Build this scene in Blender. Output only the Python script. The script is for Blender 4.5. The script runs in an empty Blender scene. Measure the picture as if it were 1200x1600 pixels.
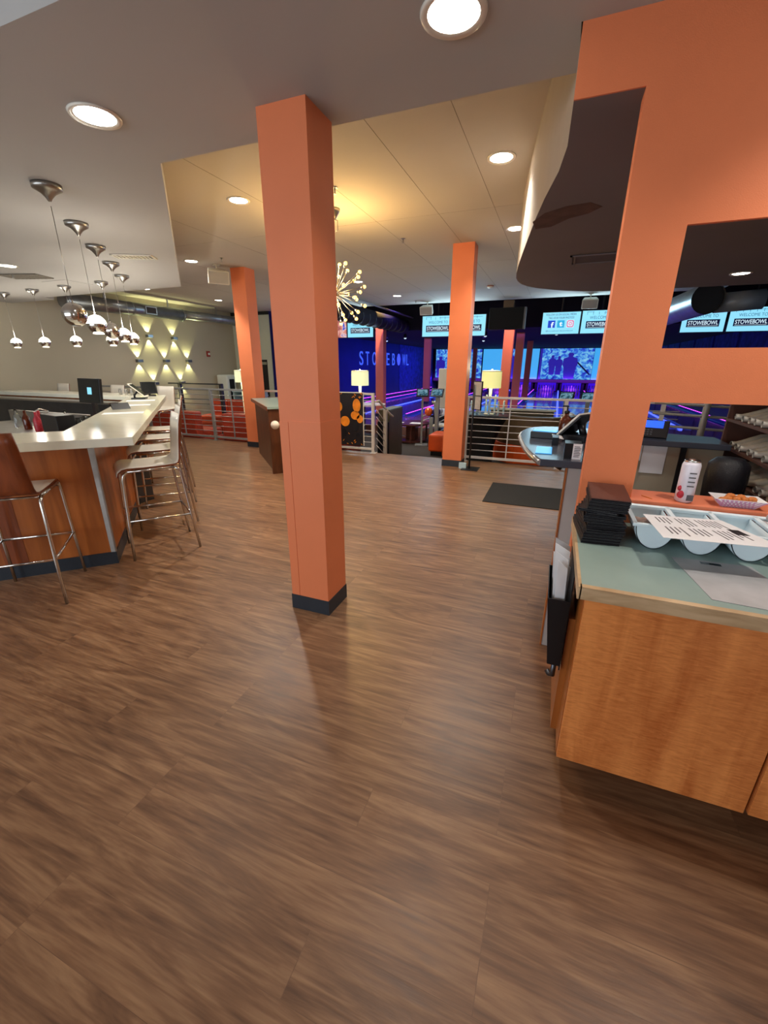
import bpy, bmesh, math, random
from mathutils import Vector, Matrix, Euler
random.seed(7)
D = bpy.data; SC = bpy.context.scene; COL = SC.collection
PI = math.pi

# ------------------------------------------------------------------ camera
F_PX = 655.0
def _R():
    y, p, r = -0.37469, 0.336912, -0.00412
    Ry = Matrix(((math.cos(y), math.sin(y), 0), (-math.sin(y), math.cos(y), 0), (0, 0, 1)))
    Rp = Matrix(((1, 0, 0), (0, math.cos(p), math.sin(p)), (0, -math.sin(p), math.cos(p))))
    Rr = Matrix(((math.cos(r), 0, math.sin(r)), (0, 1, 0), (-math.sin(r), 0, math.cos(r))))
    return Ry @ Rp @ Rr
R = _R()
cam = D.cameras.new('camera'); camo = D.objects.new('camera', cam); COL.objects.link(camo)
rx, fw, up = R @ Vector((1, 0, 0)), R @ Vector((0, 1, 0)), R @ Vector((0, 0, 1))
M = Matrix((rx, up, -fw)).transposed().to_4x4(); M.translation = (0, 0, 1.5)
camo.matrix_world = M
cam.sensor_fit = 'HORIZONTAL'; cam.sensor_width = 36.0; cam.lens = 36.0 * F_PX / 1200.0
cam.clip_start = 0.02; cam.clip_end = 200
SC.camera = camo

# ------------------------------------------------------------------ exposure, world, big lights
vs = SC.view_settings
vs.view_transform = 'Standard'; vs.look = 'None'; vs.gamma = 1.0; vs.use_curve_mapping = False
vs.exposure = 0.55
w = D.worlds.new('world'); SC.world = w; w.use_nodes = True
w.node_tree.nodes['Background'].inputs[0].default_value = (0.35, 0.45, 0.6, 1)
w.node_tree.nodes['Background'].inputs[1].default_value = 0.4
def area(name, loc, tgt, sx, sy, energy, col, spread=180):
    l = D.lights.new(name, 'AREA'); l.shape = 'RECTANGLE'; l.size = sx; l.size_y = sy
    l.energy = energy; l.color = col; l.spread = math.radians(spread)
    o = D.objects.new(name, l); COL.objects.link(o); o.location = loc
    d = Vector(tgt) - Vector(loc); o.rotation_euler = d.to_track_quat('-Z', 'Y').to_euler()
    return o
# daylight at the entrance windows behind the camera
area('window_daylight', (-4.6, -2.9, 1.5), (-4.6, 3, 0.6), 6.0, 1.9, 120, (0.85, 0.93, 1.0))
area('window_daylight_side', (2.4, -2.9, 1.5), (1.4, 3, 0.9), 1.0, 1.9, 15, (0.95, 0.95, 1.0))
# ultraviolet house lights over the lanes and the approach
area('lane_blacklight', (-2.6, 12.6, 3.4), (-2.6, 13.4, 0), 9, .6, 110, (0.16, 0.12, 1.0), 110)
area('lane_blacklight', (-2.6, 18.0, 2.56), (-2.6, 18.0, 0), 10, 3.0, 220, (0.16, 0.10, 1.0), 130)
area('lane_blacklight', (-2.6, 25.0, 2.56), (-2.6, 25.0, 0), 10, 3.0, 150, (0.16, 0.08, 1.0), 130)
area('wall_blacklight', (-6.6, 22.0, 2.5), (-8.5, 22.0, .9), 12, .3, 75, (0.05, 0.08, 1.0), 120)
area('pin_blacklight', (-2.0, 30.6, 0.66), (-2.0, 32.4, -0.1), 13, 0.1, 130, (0.32, 0.05, 1.0))

# glow of the overhead screens on the white ceiling
area('screen_glow', (-2.8, 12.04, 2.5), (-2.8, 9, 2.75), 1.8, .5, 20, (.55, .85, 1.0))
area('screen_glow', (.35, 12.04, 2.5), (.35, 9, 2.75), 1.8, .5, 20, (.55, .85, 1.0))
area('screen_glow', (-5.9, 12.04, 2.5), (-5.9, 9, 2.75), 1.8, .5, 18, (.55, .85, 1.0))
# ------------------------------------------------------------------ materials
def lin(c):
    return tuple(((v / 255 / 12.92) if v / 255 <= 0.04045 else ((v / 255 + 0.055) / 1.055) ** 2.4) for v in c)
MATS = {}
def mat(name, c, rough=0.5, metal=0.0, noise=0.06, nscale=6.0, bump=0.0, bscale=80, emit=0, ecol=None, trans=0.0, alpha=1.0, coat=0.0, spec=0.5, stretch=(1, 1, 1), ior=1.45):
    if name in MATS: return MATS[name]
    m = D.materials.new(name); m.use_nodes = True; nt = m.node_tree; b = nt.nodes['Principled BSDF']
    col = lin(c)
    tc = nt.nodes.new('ShaderNodeTexCoord'); mp = nt.nodes.new('ShaderNodeMapping')
    mp.inputs['Scale'].default_value = stretch
    nt.links.new(tc.outputs['Object'], mp.inputs[0])
    n = nt.nodes.new('ShaderNodeTexNoise'); n.inputs['Scale'].default_value = nscale; n.inputs['Detail'].default_value = 3
    nt.links.new(mp.outputs[0], n.inputs['Vector'])
    r = nt.nodes.new('ShaderNodeValToRGB')
    r.color_ramp.elements[0].position = .3; r.color_ramp.elements[1].position = .7
    r.color_ramp.elements[0].color = tuple(v * (1 - noise) for v in col) + (1,)
    r.color_ramp.elements[1].color = tuple(min(1, v * (1 + noise)) for v in col) + (1,)
    nt.links.new(n.outputs[0], r.inputs[0]); nt.links.new(r.outputs[0], b.inputs['Base Color'])
    b.inputs['Roughness'].default_value = rough; b.inputs['Metallic'].default_value = metal
    b.inputs['Specular IOR Level'].default_value = spec
    b.inputs['Transmission Weight'].default_value = trans; b.inputs['IOR'].default_value = ior
    b.inputs['Alpha'].default_value = alpha; b.inputs['Coat Weight'].default_value = coat
    if emit:
        b.inputs['Emission Strength'].default_value = emit
        b.inputs['Emission Color'].default_value = lin(ecol or c) + (1,)
    if bump:
        n2 = nt.nodes.new('ShaderNodeTexNoise'); n2.inputs['Scale'].default_value = bscale
        bp = nt.nodes.new('ShaderNodeBump'); bp.inputs['Strength'].default_value = bump; bp.inputs['Distance'].default_value = 0.01
        nt.links.new(mp.outputs[0], n2.inputs['Vector']); nt.links.new(n2.outputs[0], bp.inputs['Height']); nt.links.new(bp.outputs[0], b.inputs['Normal'])
    MATS[name] = m; return m

def wood_floor():
    m = D.materials.new('plank_floor'); m.use_nodes = True; nt = m.node_tree; b = nt.nodes['Principled BSDF']; L = nt.links.new
    N = lambda t: nt.nodes.new('ShaderNode' + t)
    tc = N('TexCoord')
    br = N('TexBrick'); br.offset = 0.37; br.offset_frequency = 3; br.inputs['Scale'].default_value = 1
    br.inputs['Brick Width'].default_value = 1.22; br.inputs['Row Height'].default_value = 0.15
    br.inputs['Mortar Size'].default_value = 0.0009; br.inputs['Mortar Smooth'].default_value = 0.3
    br.inputs['Color1'].default_value = (0, 0, 0, 1); br.inputs['Color2'].default_value = (1, 1, 1, 1); br.inputs['Mortar'].default_value = (.5, .5, .5, 1)
    L(tc.outputs['Object'], br.inputs['Vector'])
    sc = N('VectorMath'); sc.operation = 'SCALE'; sc.inputs['Scale'].default_value = 37.0; L(br.outputs['Color'], sc.inputs[0])
    ad = N('VectorMath'); ad.operation = 'ADD'; L(tc.outputs['Object'], ad.inputs[0]); L(sc.outputs[0], ad.inputs[1])
    mp = N('Mapping'); mp.inputs['Scale'].default_value = (1.1, 9.5, 1); L(ad.outputs[0], mp.inputs[0])
    n1 = N('TexNoise'); n1.inputs['Scale'].default_value = 1.3; n1.inputs['Detail'].default_value = 5; n1.inputs['Roughness'].default_value = .62; n1.inputs['Distortion'].default_value = 1.5; L(mp.outputs[0], n1.inputs['Vector'])
    mp2 = N('Mapping'); mp2.inputs['Scale'].default_value = (7, 95, 1); L(ad.outputs[0], mp2.inputs[0])
    n2 = N('TexNoise'); n2.inputs['Scale'].default_value = 1.0; n2.inputs['Detail'].default_value = 3; L(mp2.outputs[0], n2.inputs['Vector'])
    # cathedral rings
    mp3 = N('Mapping'); mp3.inputs['Scale'].default_value = (0.9, 5.0, 1); L(ad.outputs[0], mp3.inputs[0])
    n3 = N('TexNoise'); n3.inputs['Scale'].default_value = 1.1; n3.inputs['Detail'].default_value = 1; L(mp3.outputs[0], n3.inputs['Vector'])
    mu = N('Math'); mu.operation = 'MULTIPLY'; mu.inputs[1].default_value = 60; L(n3.outputs[0], mu.inputs[0])
    si = N('Math'); si.operation = 'SINE'; L(mu.outputs[0], si.inputs[0])
    s2 = N('Math'); s2.operation = 'MULTIPLY_ADD'; s2.inputs[1].default_value = .028; s2.inputs[2].default_value = 0; L(si.outputs[0], s2.inputs[0])
    a1 = N('Math'); a1.operation = 'MULTIPLY'; a1.inputs[1].default_value = .70; L(n1.outputs[0], a1.inputs[0])
    a2 = N('Math'); a2.operation = 'MULTIPLY_ADD'; a2.inputs[1].default_value = .32; L(n2.outputs[0], a2.inputs[0]); L(a1.outputs[0], a2.inputs[2])
    a3 = N('Math'); a3.operation = 'ADD'; L(a2.outputs[0], a3.inputs[0]); L(s2.outputs[0], a3.inputs[1])
    rp = N('ValToRGB'); e = rp.color_ramp.elements
    e[0].position = .34; e[0].color = lin((94, 64, 44)) + (1,); e[1].position = .70; e[1].color = lin((162, 124, 90)) + (1,)
    k = rp.color_ramp.elements.new(.5); k.color = lin((126, 90, 63)) + (1,)
    L(a3.outputs[0], rp.inputs[0])
    tn = N('HueSaturation'); vr = N('Math'); vr.operation = 'MULTIPLY_ADD'; vr.inputs[1].default_value = .10; vr.inputs[2].default_value = .95
    L(br.outputs['Color'], vr.inputs[0]); L(vr.outputs[0], tn.inputs['Value']); L(rp.outputs[0], tn.inputs['Color'])
    mx = N('MixRGB'); mx.inputs[2].default_value = lin((70, 46, 34)) + (1,); mf = N('Math'); mf.operation = 'MULTIPLY'; mf.inputs[1].default_value = .32
    L(br.outputs['Fac'], mf.inputs[0]); L(mf.outputs[0], mx.inputs[0]); L(tn.outputs[0], mx.inputs[1]); L(mx.outputs[0], b.inputs['Base Color'])
    rr = N('MapRange'); rr.inputs['To Min'].default_value = .30; rr.inputs['To Max'].default_value = .50; L(n2.outputs[0], rr.inputs[0]); L(rr.outputs[0], b.inputs['Roughness'])
    bp = N('Bump'); bp.inputs['Strength'].default_value = .25; bp.inputs['Distance'].default_value = .004; L(a3.outputs[0], bp.inputs['Height']); L(bp.outputs[0], b.inputs['Normal'])
    MATS['plank_floor'] = m; return m

def wood(name, c1, c2, stretch=(1, 1, 8), scale=3.0, rough=.4, fleck=0.0, bump=0.0):
    m = D.materials.new(name); m.use_nodes = True; nt = m.node_tree; b = nt.nodes['Principled BSDF']; L = nt.links.new
    N = lambda t: nt.nodes.new('ShaderNode' + t)
    tc = N('TexCoord'); mp = N('Mapping'); mp.inputs['Scale'].default_value = stretch; L(tc.outputs['Object'], mp.inputs[0])
    n = N('TexNoise'); n.inputs['Scale'].default_value = scale; n.inputs['Detail'].default_value = 5; n.inputs['Distortion'].default_value = .6; L(mp.outputs[0], n.inputs['Vector'])
    src = n.outputs[0]
    if fleck:
        mp2 = N('Mapping'); mp2.inputs['Scale'].default_value = (6, 6, 42); L(tc.outputs['Object'], mp2.inputs[0])
        n2 = N('TexNoise'); n2.inputs['Scale'].default_value = 3; n2.inputs['Detail'].default_value = 4; n2.inputs['Distortion'].default_value = 1.2; L(mp2.outputs[0], n2.inputs['Vector'])
        a = N('Math'); a.operation = 'MULTIPLY_ADD'; a.inputs[1].default_value = fleck; L(n2.outputs[0], a.inputs[0])
        s = N('Math'); s.operation = 'MULTIPLY'; s.inputs[1].default_value = 1 - fleck; L(n.outputs[0], s.inputs[0]); L(s.outputs[0], a.inputs[2]); src = a.outputs[0]
    rp = N('ValToRGB'); rp.color_ramp.elements[0].position = .35; rp.color_ramp.elements[1].position = .65
    rp.color_ramp.elements[0].color = lin(c1) + (1,); rp.color_ramp.elements[1].color = lin(c2) + (1,)
    L(src, rp.inputs[0]); L(rp.outputs[0], b.inputs['Base Color']); b.inputs['Roughness'].default_value = rough
    MATS[name] = m; return m

def picture(name, stops, scale=3.0, strength=1.0, detail=3, stretch=(1, 1, 1), distort=.8, wave=False):
    """a lit screen showing a soft procedural picture"""
    m = D.materials.new(name); m.use_nodes = True; nt = m.node_tree; nt.nodes.clear(); L = nt.links.new
    N = lambda t: nt.nodes.new('ShaderNode' + t)
    tc = N('TexCoord'); mp = N('Mapping'); mp.inputs['Scale'].default_value = stretch; L(tc.outputs['Object'], mp.inputs[0])
    n = N('TexNoise'); n.inputs['Scale'].default_value = scale; n.inputs['Detail'].default_value = detail; n.inputs['Distortion'].default_value = distort; L(mp.outputs[0], n.inputs['Vector'])
    rp = N('ValToRGB'); els = rp.color_ramp.elements
    while len(els) > 1: els.remove(els[-1])
    els[0].position = stops[0][0]; els[0].color = lin(stops[0][1]) + (1,)
    for p, c in stops[1:]:
        e = els.new(p); e.color = lin(c) + (1,)
    L(n.outputs[0], rp.inputs[0])
    em = N('Emission'); em.inputs[1].default_value = strength; L(rp.outputs[0], em.inputs[0])
    o = N('OutputMaterial'); L(em.outputs[0], o.inputs[0])
    MATS[name] = m; return m

wood_floor()
ORANGE = mat('orange_paint', (226, 126, 80), .55, noise=.02, bump=.08, bscale=250)
mat('orange_panel', (216, 120, 84), .5, noise=.03)
SKIRT = mat('black_vinyl_skirting', (38, 44, 52), .4, noise=.15)
CEIL = mat('ceiling_paint', (182, 180, 178), .85, noise=.02, nscale=1.5)
mat('high_ceiling_paint', (188, 180, 170), .85, noise=.02, nscale=1.5)
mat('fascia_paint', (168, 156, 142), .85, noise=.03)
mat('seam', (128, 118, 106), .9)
mat('bulkhead_shaded', (118, 110, 112), .85, noise=.05, nscale=1.2)  # ceiling grey darkened, shade of the underside put into the colour
mat('bulkhead_dark', (92, 84, 88), .85)
mat('black_ceiling', (14, 15, 34), .9)
mat('navy_paint', (22, 22, 96), .7, noise=.12, nscale=1.5)
mat('navy_texture', (38, 42, 130), .7, noise=.55, nscale=4)
mat('grey_paint', (186, 178, 158), .8, noise=.03, nscale=1)
mat('white_paint', (205, 208, 192), .8, noise=.02)
mat('black_trim', (20, 20, 24), .6)
mat('chrome', (215, 212, 208), .16, 1.0, noise=.02)
mat('brushed_steel', (165, 162, 158), .34, 1.0, noise=.08, nscale=20)
mat('dark_steel', (90, 92, 98), .4, 1.0, noise=.1)
mat('duct_steel', (150, 156, 160), .35, .85, noise=.18, nscale=5)
mat('painted_rail', (150, 152, 152), .45, .3, noise=.03)
mat('pale_rail', (205, 200, 196), .45, .1, noise=.03)
mat('quartz', (232, 230, 212), .18, noise=.05, nscale=2.5, stretch=(1, 6, 1), coat=.3)
wood('bar_panel', (140, 74, 30), (178, 100, 44), (6, 6, .6), 2.0, .3)
wood('maple_panel', (184, 98, 44), (236, 150, 82), (5, 5, .7), 2.2, .33, fleck=.36)
wood('maple_side', (150, 84, 36), (178, 104, 46), (4, 4, .6), 2.2, .35)
wood('beech_edge', (178, 146, 108), (208, 178, 140), (2, 2, 10), 3, .4)
wood('brown_ply', (106, 50, 24), (136, 68, 34), (7, 7, .8), 3, .28)
wood('dark_wood', (70, 38, 20), (98, 54, 28), (5, 5, .8), 3, .4)
mat('teal_laminate', (146, 166, 160), .3, noise=.03, nscale=12)
mat('white_laminate', (232, 226, 214), .25, noise=.02)
mat('grey_laminate', (176, 172, 168), .5, noise=.03)
mat('black_plastic', (22, 22, 26), .35, noise=.1)
mat('black_leather', (18, 17, 24), .42, noise=.3, bump=.3, bscale=300)
mat('brown_leather', (84, 46, 38), .5, noise=.15, bump=.3, bscale=300)
mat('white_plastic', (222, 238, 246), .35, noise=.02)
mat('cream_plastic', (220, 216, 206), .4, noise=.02)
mat('paper', (236, 236, 238), .7, noise=.03)
mat('print_ink', (92, 88, 92), .7)
mat('dark_ink', (32, 28, 32), .6)
mat('grey_paper', (178, 176, 178), .6, noise=.12, nscale=9)
mat('napkin', (216, 212, 214), .8, noise=.05, bump=.3, bscale=60)
mat('brown_napkin', (166, 138, 126), .8)
mat('red_vinyl', (176, 62, 40), .45, noise=.1, bump=.2, bscale=30)
mat('orange_vinyl', (222, 84, 24), .4, noise=.08)
mat('brown_vinyl', (96, 74, 50), .5, noise=.1)
mat('olive_vinyl', (88, 82, 68), .5, noise=.1)
mat('black_cloth', (8, 7, 10), .8, noise=.2, bump=.2, bscale=40)
mat('dark_carpet', (62, 54, 50), .95, noise=.25, nscale=60)
mat('door_mat', (44, 42, 40), .95, noise=.3, nscale=90, bump=.6, bscale=400)
mat('lane_wood', (140, 100, 90), .12, noise=.12, nscale=2, stretch=(14, .6, 1), coat=.5)
mat('gutter_plastic', (70, 90, 170), .3)
mat('pin_white', (236, 232, 236), .25)
mat('table_brown', (92, 48, 42), .3, noise=.1, coat=.4)
mat('glass', (245, 250, 250), .03, trans=1.0, noise=0, ior=1.45)
mat('amber_glass', (120, 46, 16), .1, trans=.6, noise=.05)
mat('counter_dark', (64, 68, 80), .26, noise=.1, nscale=3)
mat('beige_board', (170, 158, 136), .7, noise=.05)
mat('shelf_brown', (82, 50, 40), .6, noise=.1)
mat('shoe_white', (206, 202, 190), .5, noise=.12, nscale=20)
mat('shoe_dark', (70, 62, 58), .5, noise=.12)
mat('fries_gold', (196, 112, 48), .6, noise=.3, nscale=80)
mat('red_print', (176, 38, 52), .4, noise=.3, nscale=60)
mat('pink_check', (206, 160, 196), .6)
mat('light_disc', (255, 250, 240), .5, noise=0, emit=14, ecol=(255, 246, 232))
mat('bulb_glow', (255, 200, 110), .3, noise=0, emit=3.2, ecol=(255, 196, 96))
mat('pendant_glow', (255, 246, 226), .4, noise=0, emit=5, ecol=(255, 244, 222))
mat('lamp_shade', (238, 236, 180), .8, noise=.02, emit=.42, ecol=(244, 240, 150))
mat('lamp_shade_pale', (240, 240, 214), .8, noise=.02, emit=.5, ecol=(240, 246, 190))
mat('led_magenta', (240, 90, 255), .5, noise=0, emit=2.2, ecol=(214, 70, 255))
mat('cap_uv_glow', (90, 110, 255), .5, noise=0, emit=1.3, ecol=(80, 100, 255))  # blacklight reflected on the plain divider caps, put in as emission
mat('sign_blue', (120, 160, 240), .5, noise=0, emit=.22, ecol=(90, 140, 255))
mat('ball_blue', (90, 110, 255), .5, noise=0, emit=.5, ecol=(80, 100, 255))
mat('screen_cyan', (60, 110, 130), .3, noise=.03, emit=.74, ecol=(142, 218, 246))
mat('screen_band', (30, 60, 110), .3, noise=.03, emit=.62, ecol=(70, 176, 250))
mat('screen_dark', (18, 22, 24), .12, noise=0)
mat('screen_navy', (16, 26, 70), .4, noise=0, emit=.15, ecol=(16, 26, 90))
mat('screen_outline', (30, 60, 80), .4, noise=0, emit=.4, ecol=(70, 130, 170))
mat('screen_white', (120, 130, 140), .4, noise=0, emit=.7, ecol=(210, 236, 250))
mat('screen_blue', (40, 90, 230), .4, noise=0, emit=.8, ecol=(36, 90, 235))
mat('icon_blue', (26, 66, 190), .4, noise=0, emit=.6, ecol=(26, 66, 190))
mat('icon_cyan', (40, 160, 210), .4, noise=0, emit=.6, ecol=(40, 160, 210))
mat('icon_pink', (206, 40, 120), .4, noise=0, emit=.7, ecol=(206, 40, 110))
mat('figure_purple', (30, 20, 90), .4, noise=.1, emit=.45, ecol=(52, 40, 186))
mat('pin_panel', (60, 20, 190), .4, noise=.2, emit=.6, ecol=(60, 16, 220))
picture('snow_photo', [(.3, (40, 40, 180)), (.42, (50, 90, 220)), (.52, (80, 160, 240)), (.66, (140, 210, 250))], 4.0, .6, 7, (1, 1, 1.3))
picture('food_photo', [(.3, (90, 50, 60)), (.5, (230, 140, 130)), (.6, (250, 210, 200)), (.7, (60, 90, 220))], 5, .6, 3)
picture('console_screen', [(.35, (40, 60, 70)), (.5, (80, 130, 150)), (.6, (150, 190, 210)), (.7, (60, 80, 120))], 14, .5, 3)
picture('banner_print', [(.36, (26, 18, 22)), (.46, (40, 26, 26)), (.52, (220, 130, 30)), (.6, (240, 170, 60)), (.66, (30, 20, 26))], 4.2, .35, 2, (1, 1, 1.0))
mat('pumpkin_print', (236, 140, 30), .6, noise=.2, nscale=9)
mat('print_black', (22, 16, 24), .6)
mat('sconce_steel', (120, 124, 132), .3, .9)
mat('ball_orange', (220, 90, 40), .15); mat('ball_white', (220, 214, 214), .15); mat('ball_navy', (30, 36, 90), .15)
mat('fire_red', (150, 40, 30), .4); mat('vent_grey', (120, 112, 100), .7); mat('vent_dark', (60, 56, 56), .8)
mat('stain_brown', (92, 66, 56), .85, noise=.3, nscale=9)
mat('can_print', (222, 216, 226), .35, noise=.05, nscale=30)
mat('toothpick', (226, 140, 50), .6)
mat('water_white', (222, 228, 222), .4)
mat('ice_blue', (186, 212, 222), .4)

# ------------------------------------------------------------------ mesh helpers
class MB:
    def __init__(s): s.bm = bmesh.new(); s.mi = 0
    def _setm(s, faces):
        for f in faces: f.material_index = s.mi
    def poly(s, pts):
        vs_ = [s.bm.verts.new(p) for p in pts]; f = s.bm.faces.new(vs_); f.material_index = s.mi; return f
    def box(s, x0, x1, y0, y1, z0, z1, m=None):
        c = [(x0, y0, z0), (x1, y0, z0), (x1, y1, z0), (x0, y1, z0), (x0, y0, z1), (x1, y0, z1), (x1, y1, z1), (x0, y1, z1)]
        v = [s.bm.verts.new(m @ Vector(p) if m else p) for p in c]
        for q in ((0, 3, 2, 1), (4, 5, 6, 7), (0, 1, 5, 4), (1, 2, 6, 5), (2, 3, 7, 6), (3, 0, 4, 7)):
            s._setm([s.bm.faces.new([v[i] for i in q])])
        return s
    def cbox(s, c, d, m=None):
        return s.box(c[0] - d[0] / 2, c[0] + d[0] / 2, c[1] - d[1] / 2, c[1] + d[1] / 2, c[2] - d[2] / 2, c[2] + d[2] / 2, m)
    def prism(s, pts, z0, z1):
        a = sum(pts[i][0] * pts[(i + 1) % len(pts)][1] - pts[(i + 1) % len(pts)][0] * pts[i][1] for i in range(len(pts)))
        if a < 0: pts = pts[::-1]
        lo = [s.bm.verts.new((p[0], p[1], z0)) for p in pts]; hi = [s.bm.verts.new((p[0], p[1], z1)) for p in pts]
        s._setm([s.bm.faces.new(lo[::-1]), s.bm.faces.new(hi)])
        n = len(pts)
        for i in range(n):
            j = (i + 1) % n; s._setm([s.bm.faces.new((lo[i], lo[j], hi[j], hi[i]))])
        return s
    def tube(s, path, r, seg=8, caps=True):
        path = [Vector(p) for p in path]; rings = []; n = len(path)
        pu = None
        for i, p in enumerate(path):
            t = (path[min(i + 1, n - 1)] - path[max(i - 1, 0)]).normalized()
            u = pu - t * pu.dot(t) if pu is not None else t.cross(Vector((0, 0, 1)) if abs(t.z) < .9 else Vector((1, 0, 0)))
            if u.length < 1e-6: u = t.cross(Vector((0, 1, 0)))
            u.normalize(); pu = u; v = t.cross(u)
            rr = r[i] if isinstance(r, (list, tuple)) else r
            rings.append([s.bm.verts.new(p + (u * math.cos(2 * PI * k / seg) + v * math.sin(2 * PI * k / seg)) * rr) for k in range(seg)])
        for a, b in zip(rings, rings[1:]):
            for k in range(seg):
                l = (k + 1) % seg; f = s.bm.faces.new((a[k], a[l], b[l], b[k])); f.smooth = True; f.material_index = s.mi
        if caps: s._setm([s.bm.faces.new(rings[0][::-1]), s.bm.faces.new(rings[-1])])
        return s
    def lathe(s, prof, c=(0, 0, 0), seg=20, caps=True, m=None):
        rings = []
        for r, z in prof:
            rings.append([s.bm.verts.new((m @ Vector((r * math.cos(2 * PI * k / seg), r * math.sin(2 * PI * k / seg), z)) if m else Vector((c[0] + r * math.cos(2 * PI * k / seg), c[1] + r * math.sin(2 * PI * k / seg), c[2] + z)))) for k in range(seg)])
        for a, b in zip(rings, rings[1:]):
            for k in range(seg):
                l = (k + 1) % seg; f = s.bm.faces.new((a[k], a[l], b[l], b[k])); f.smooth = True; f.material_index = s.mi
        if caps: s._setm([s.bm.faces.new(rings[0][::-1]), s.bm.faces.new(rings[-1])])
        return s
    def sphere(s, c, r, seg=16, z0=-1, z1=1, sx=1, sy=1):
        n = max(4, seg // 2); prof = []
        t0, t1 = math.asin(z0), math.asin(z1)
        for i in range(n + 1):
            t = t0 + (t1 - t0) * i / n; prof.append((max(.0005, r * math.cos(t)), r * math.sin(t)))
        m = Matrix.Translation(c) @ Matrix.Diagonal((sx, sy, 1, 1))
        return s.lathe(prof, seg=seg, m=m)
    def grid(s, fn, nu, nv, closeu=False):
        V = [[s.bm.verts.new(fn(i / nu, j / nv)) for j in range(nv + 1)] for i in range(nu + 1)]
        for i in range(nu):
            for j in range(nv):
                f = s.bm.faces.new((V[i][j], V[i + 1][j], V[i + 1][j + 1], V[i][j + 1])); f.smooth = True; f.material_index = s.mi
        return s
    def build(s, name, mats, parent=None, bevel=0, world=False, mod=None):
        me = D.meshes.new(name)
        bmesh.ops.recalc_face_normals(s.bm, faces=s.bm.faces[:]) if mod != 'raw' else None
        if world and parent is not None:
            L = -Vector(parent['_w'])
            for v in s.bm.verts: v.co += L
        s.bm.to_mesh(me); s.bm.free()
        for m in (mats if isinstance(mats, (list, tuple)) else [mats]): me.materials.append(MATS[m] if isinstance(m, str) else m)
        o = D.objects.new(name, me); COL.objects.link(o)
        if parent is not None:
            o.parent = parent
            if '_w' in parent: o['_w'] = parent['_w']
        if bevel:
            b = o.modifiers.new('bevel', 'BEVEL'); b.width = bevel; b.segments = 2; b.limit_method = 'ANGLE'; b.angle_limit = .6
        return o
    def place(s, name, mats, loc, **k):
        """one-mesh thing built in world coordinates, origin moved to loc"""
        for v in s.bm.verts: v.co -= Vector(loc)
        o = s.build(name, mats, **k); o.location = loc; return o

def tag(o, label=None, cat=None, group=None, kind=None):
    if label: o['label'] = label
    if cat: o['category'] = cat
    if group: o['group'] = group
    if kind: o['kind'] = kind
    return o
def thing(name, label, cat, loc=(0, 0, 0), rz=0, group=None):
    o = D.objects.new(name, None); COL.objects.link(o); o.location = loc; o.rotation_euler = (0, 0, rz); o.empty_display_size = .1
    o['_w'] = tuple(loc)
    return tag(o, label, cat, group)
def struct(mb, name, m, **k):
    o = mb.build(name, m, **k); o['kind'] = 'structure'; return o
def dup(root, loc=None, rz=None, label=None, group=None):
    r = root.copy(); COL.objects.link(r)
    if loc is not None: r.location = loc
    if rz is not None: r.rotation_euler = (0, 0, rz)
    if label: r['label'] = label
    if group: r['group'] = group
    for ch in list(root.children):
        c = ch.copy(); COL.objects.link(c); c.parent = r
        for g in list(ch.children):
            d = g.copy(); COL.objects.link(d); d.parent = c
    return r
def text(name, s, m, w, h, origin, right, upv, parent=None, depth=.002, world=True, bold=0):
    cu = D.curves.new(name, 'FONT'); cu.body = s; cu.size = 1; cu.extrude = 0.0; cu.offset = bold
    to = D.objects.new(name + '_c', cu); COL.objects.link(to)
    bpy.context.view_layer.update()
    me = D.meshes.new_from_object(to.evaluated_get(bpy.context.evaluated_depsgraph_get()))
    D.objects.remove(to); D.curves.remove(cu)
    xs = [v.co.x for v in me.vertices]; ys = [v.co.y for v in me.vertices]
    x0, x1, y0, y1 = min(xs), max(xs), min(ys), max(ys)
    right = Vector(right).normalized(); upv = Vector(upv).normalized(); nrm = right.cross(upv)
    bm = bmesh.new(); bm.from_mesh(me); D.meshes.remove(me)
    for v in bm.verts:
        a = (v.co.x - x0) / (x1 - x0) * w; b = (v.co.y - y0) / (y1 - y0) * h
        v.co = Vector(origin) + right * a + upv * b
    if depth:
        r = bmesh.ops.extrude_face_region(bm, geom=bm.faces[:])
        for e in r['geom']:
            if isinstance(e, bmesh.types.BMVert): e.co += nrm * depth
    mb = MB(); mb.bm.free(); mb.bm = bm
    return mb.build(name, m, parent, world=world)
def spot(name, loc, tgt, energy, col, ang=150, blend=.8, rad=.06, parent=None):
    l = D.lights.new(name, 'SPOT'); l.energy = energy; l.color = col; l.spot_size = math.radians(ang); l.spot_blend = blend; l.shadow_soft_size = rad
    o = D.objects.new(name, l); COL.objects.link(o); o.location = loc
    o.rotation_euler = Vector(tgt).to_track_quat('-Z', 'Y').to_euler()
    if parent is not None: o.parent = parent
    return o
def point(name, loc, energy, col, rad=.05, parent=None):
    l = D.lights.new(name, 'POINT'); l.energy = energy; l.color = col; l.shadow_soft_size = rad
    o = D.objects.new(name, l); COL.objects.link(o); o.location = loc
    if parent is not None: o.parent = parent
    return o
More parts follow.
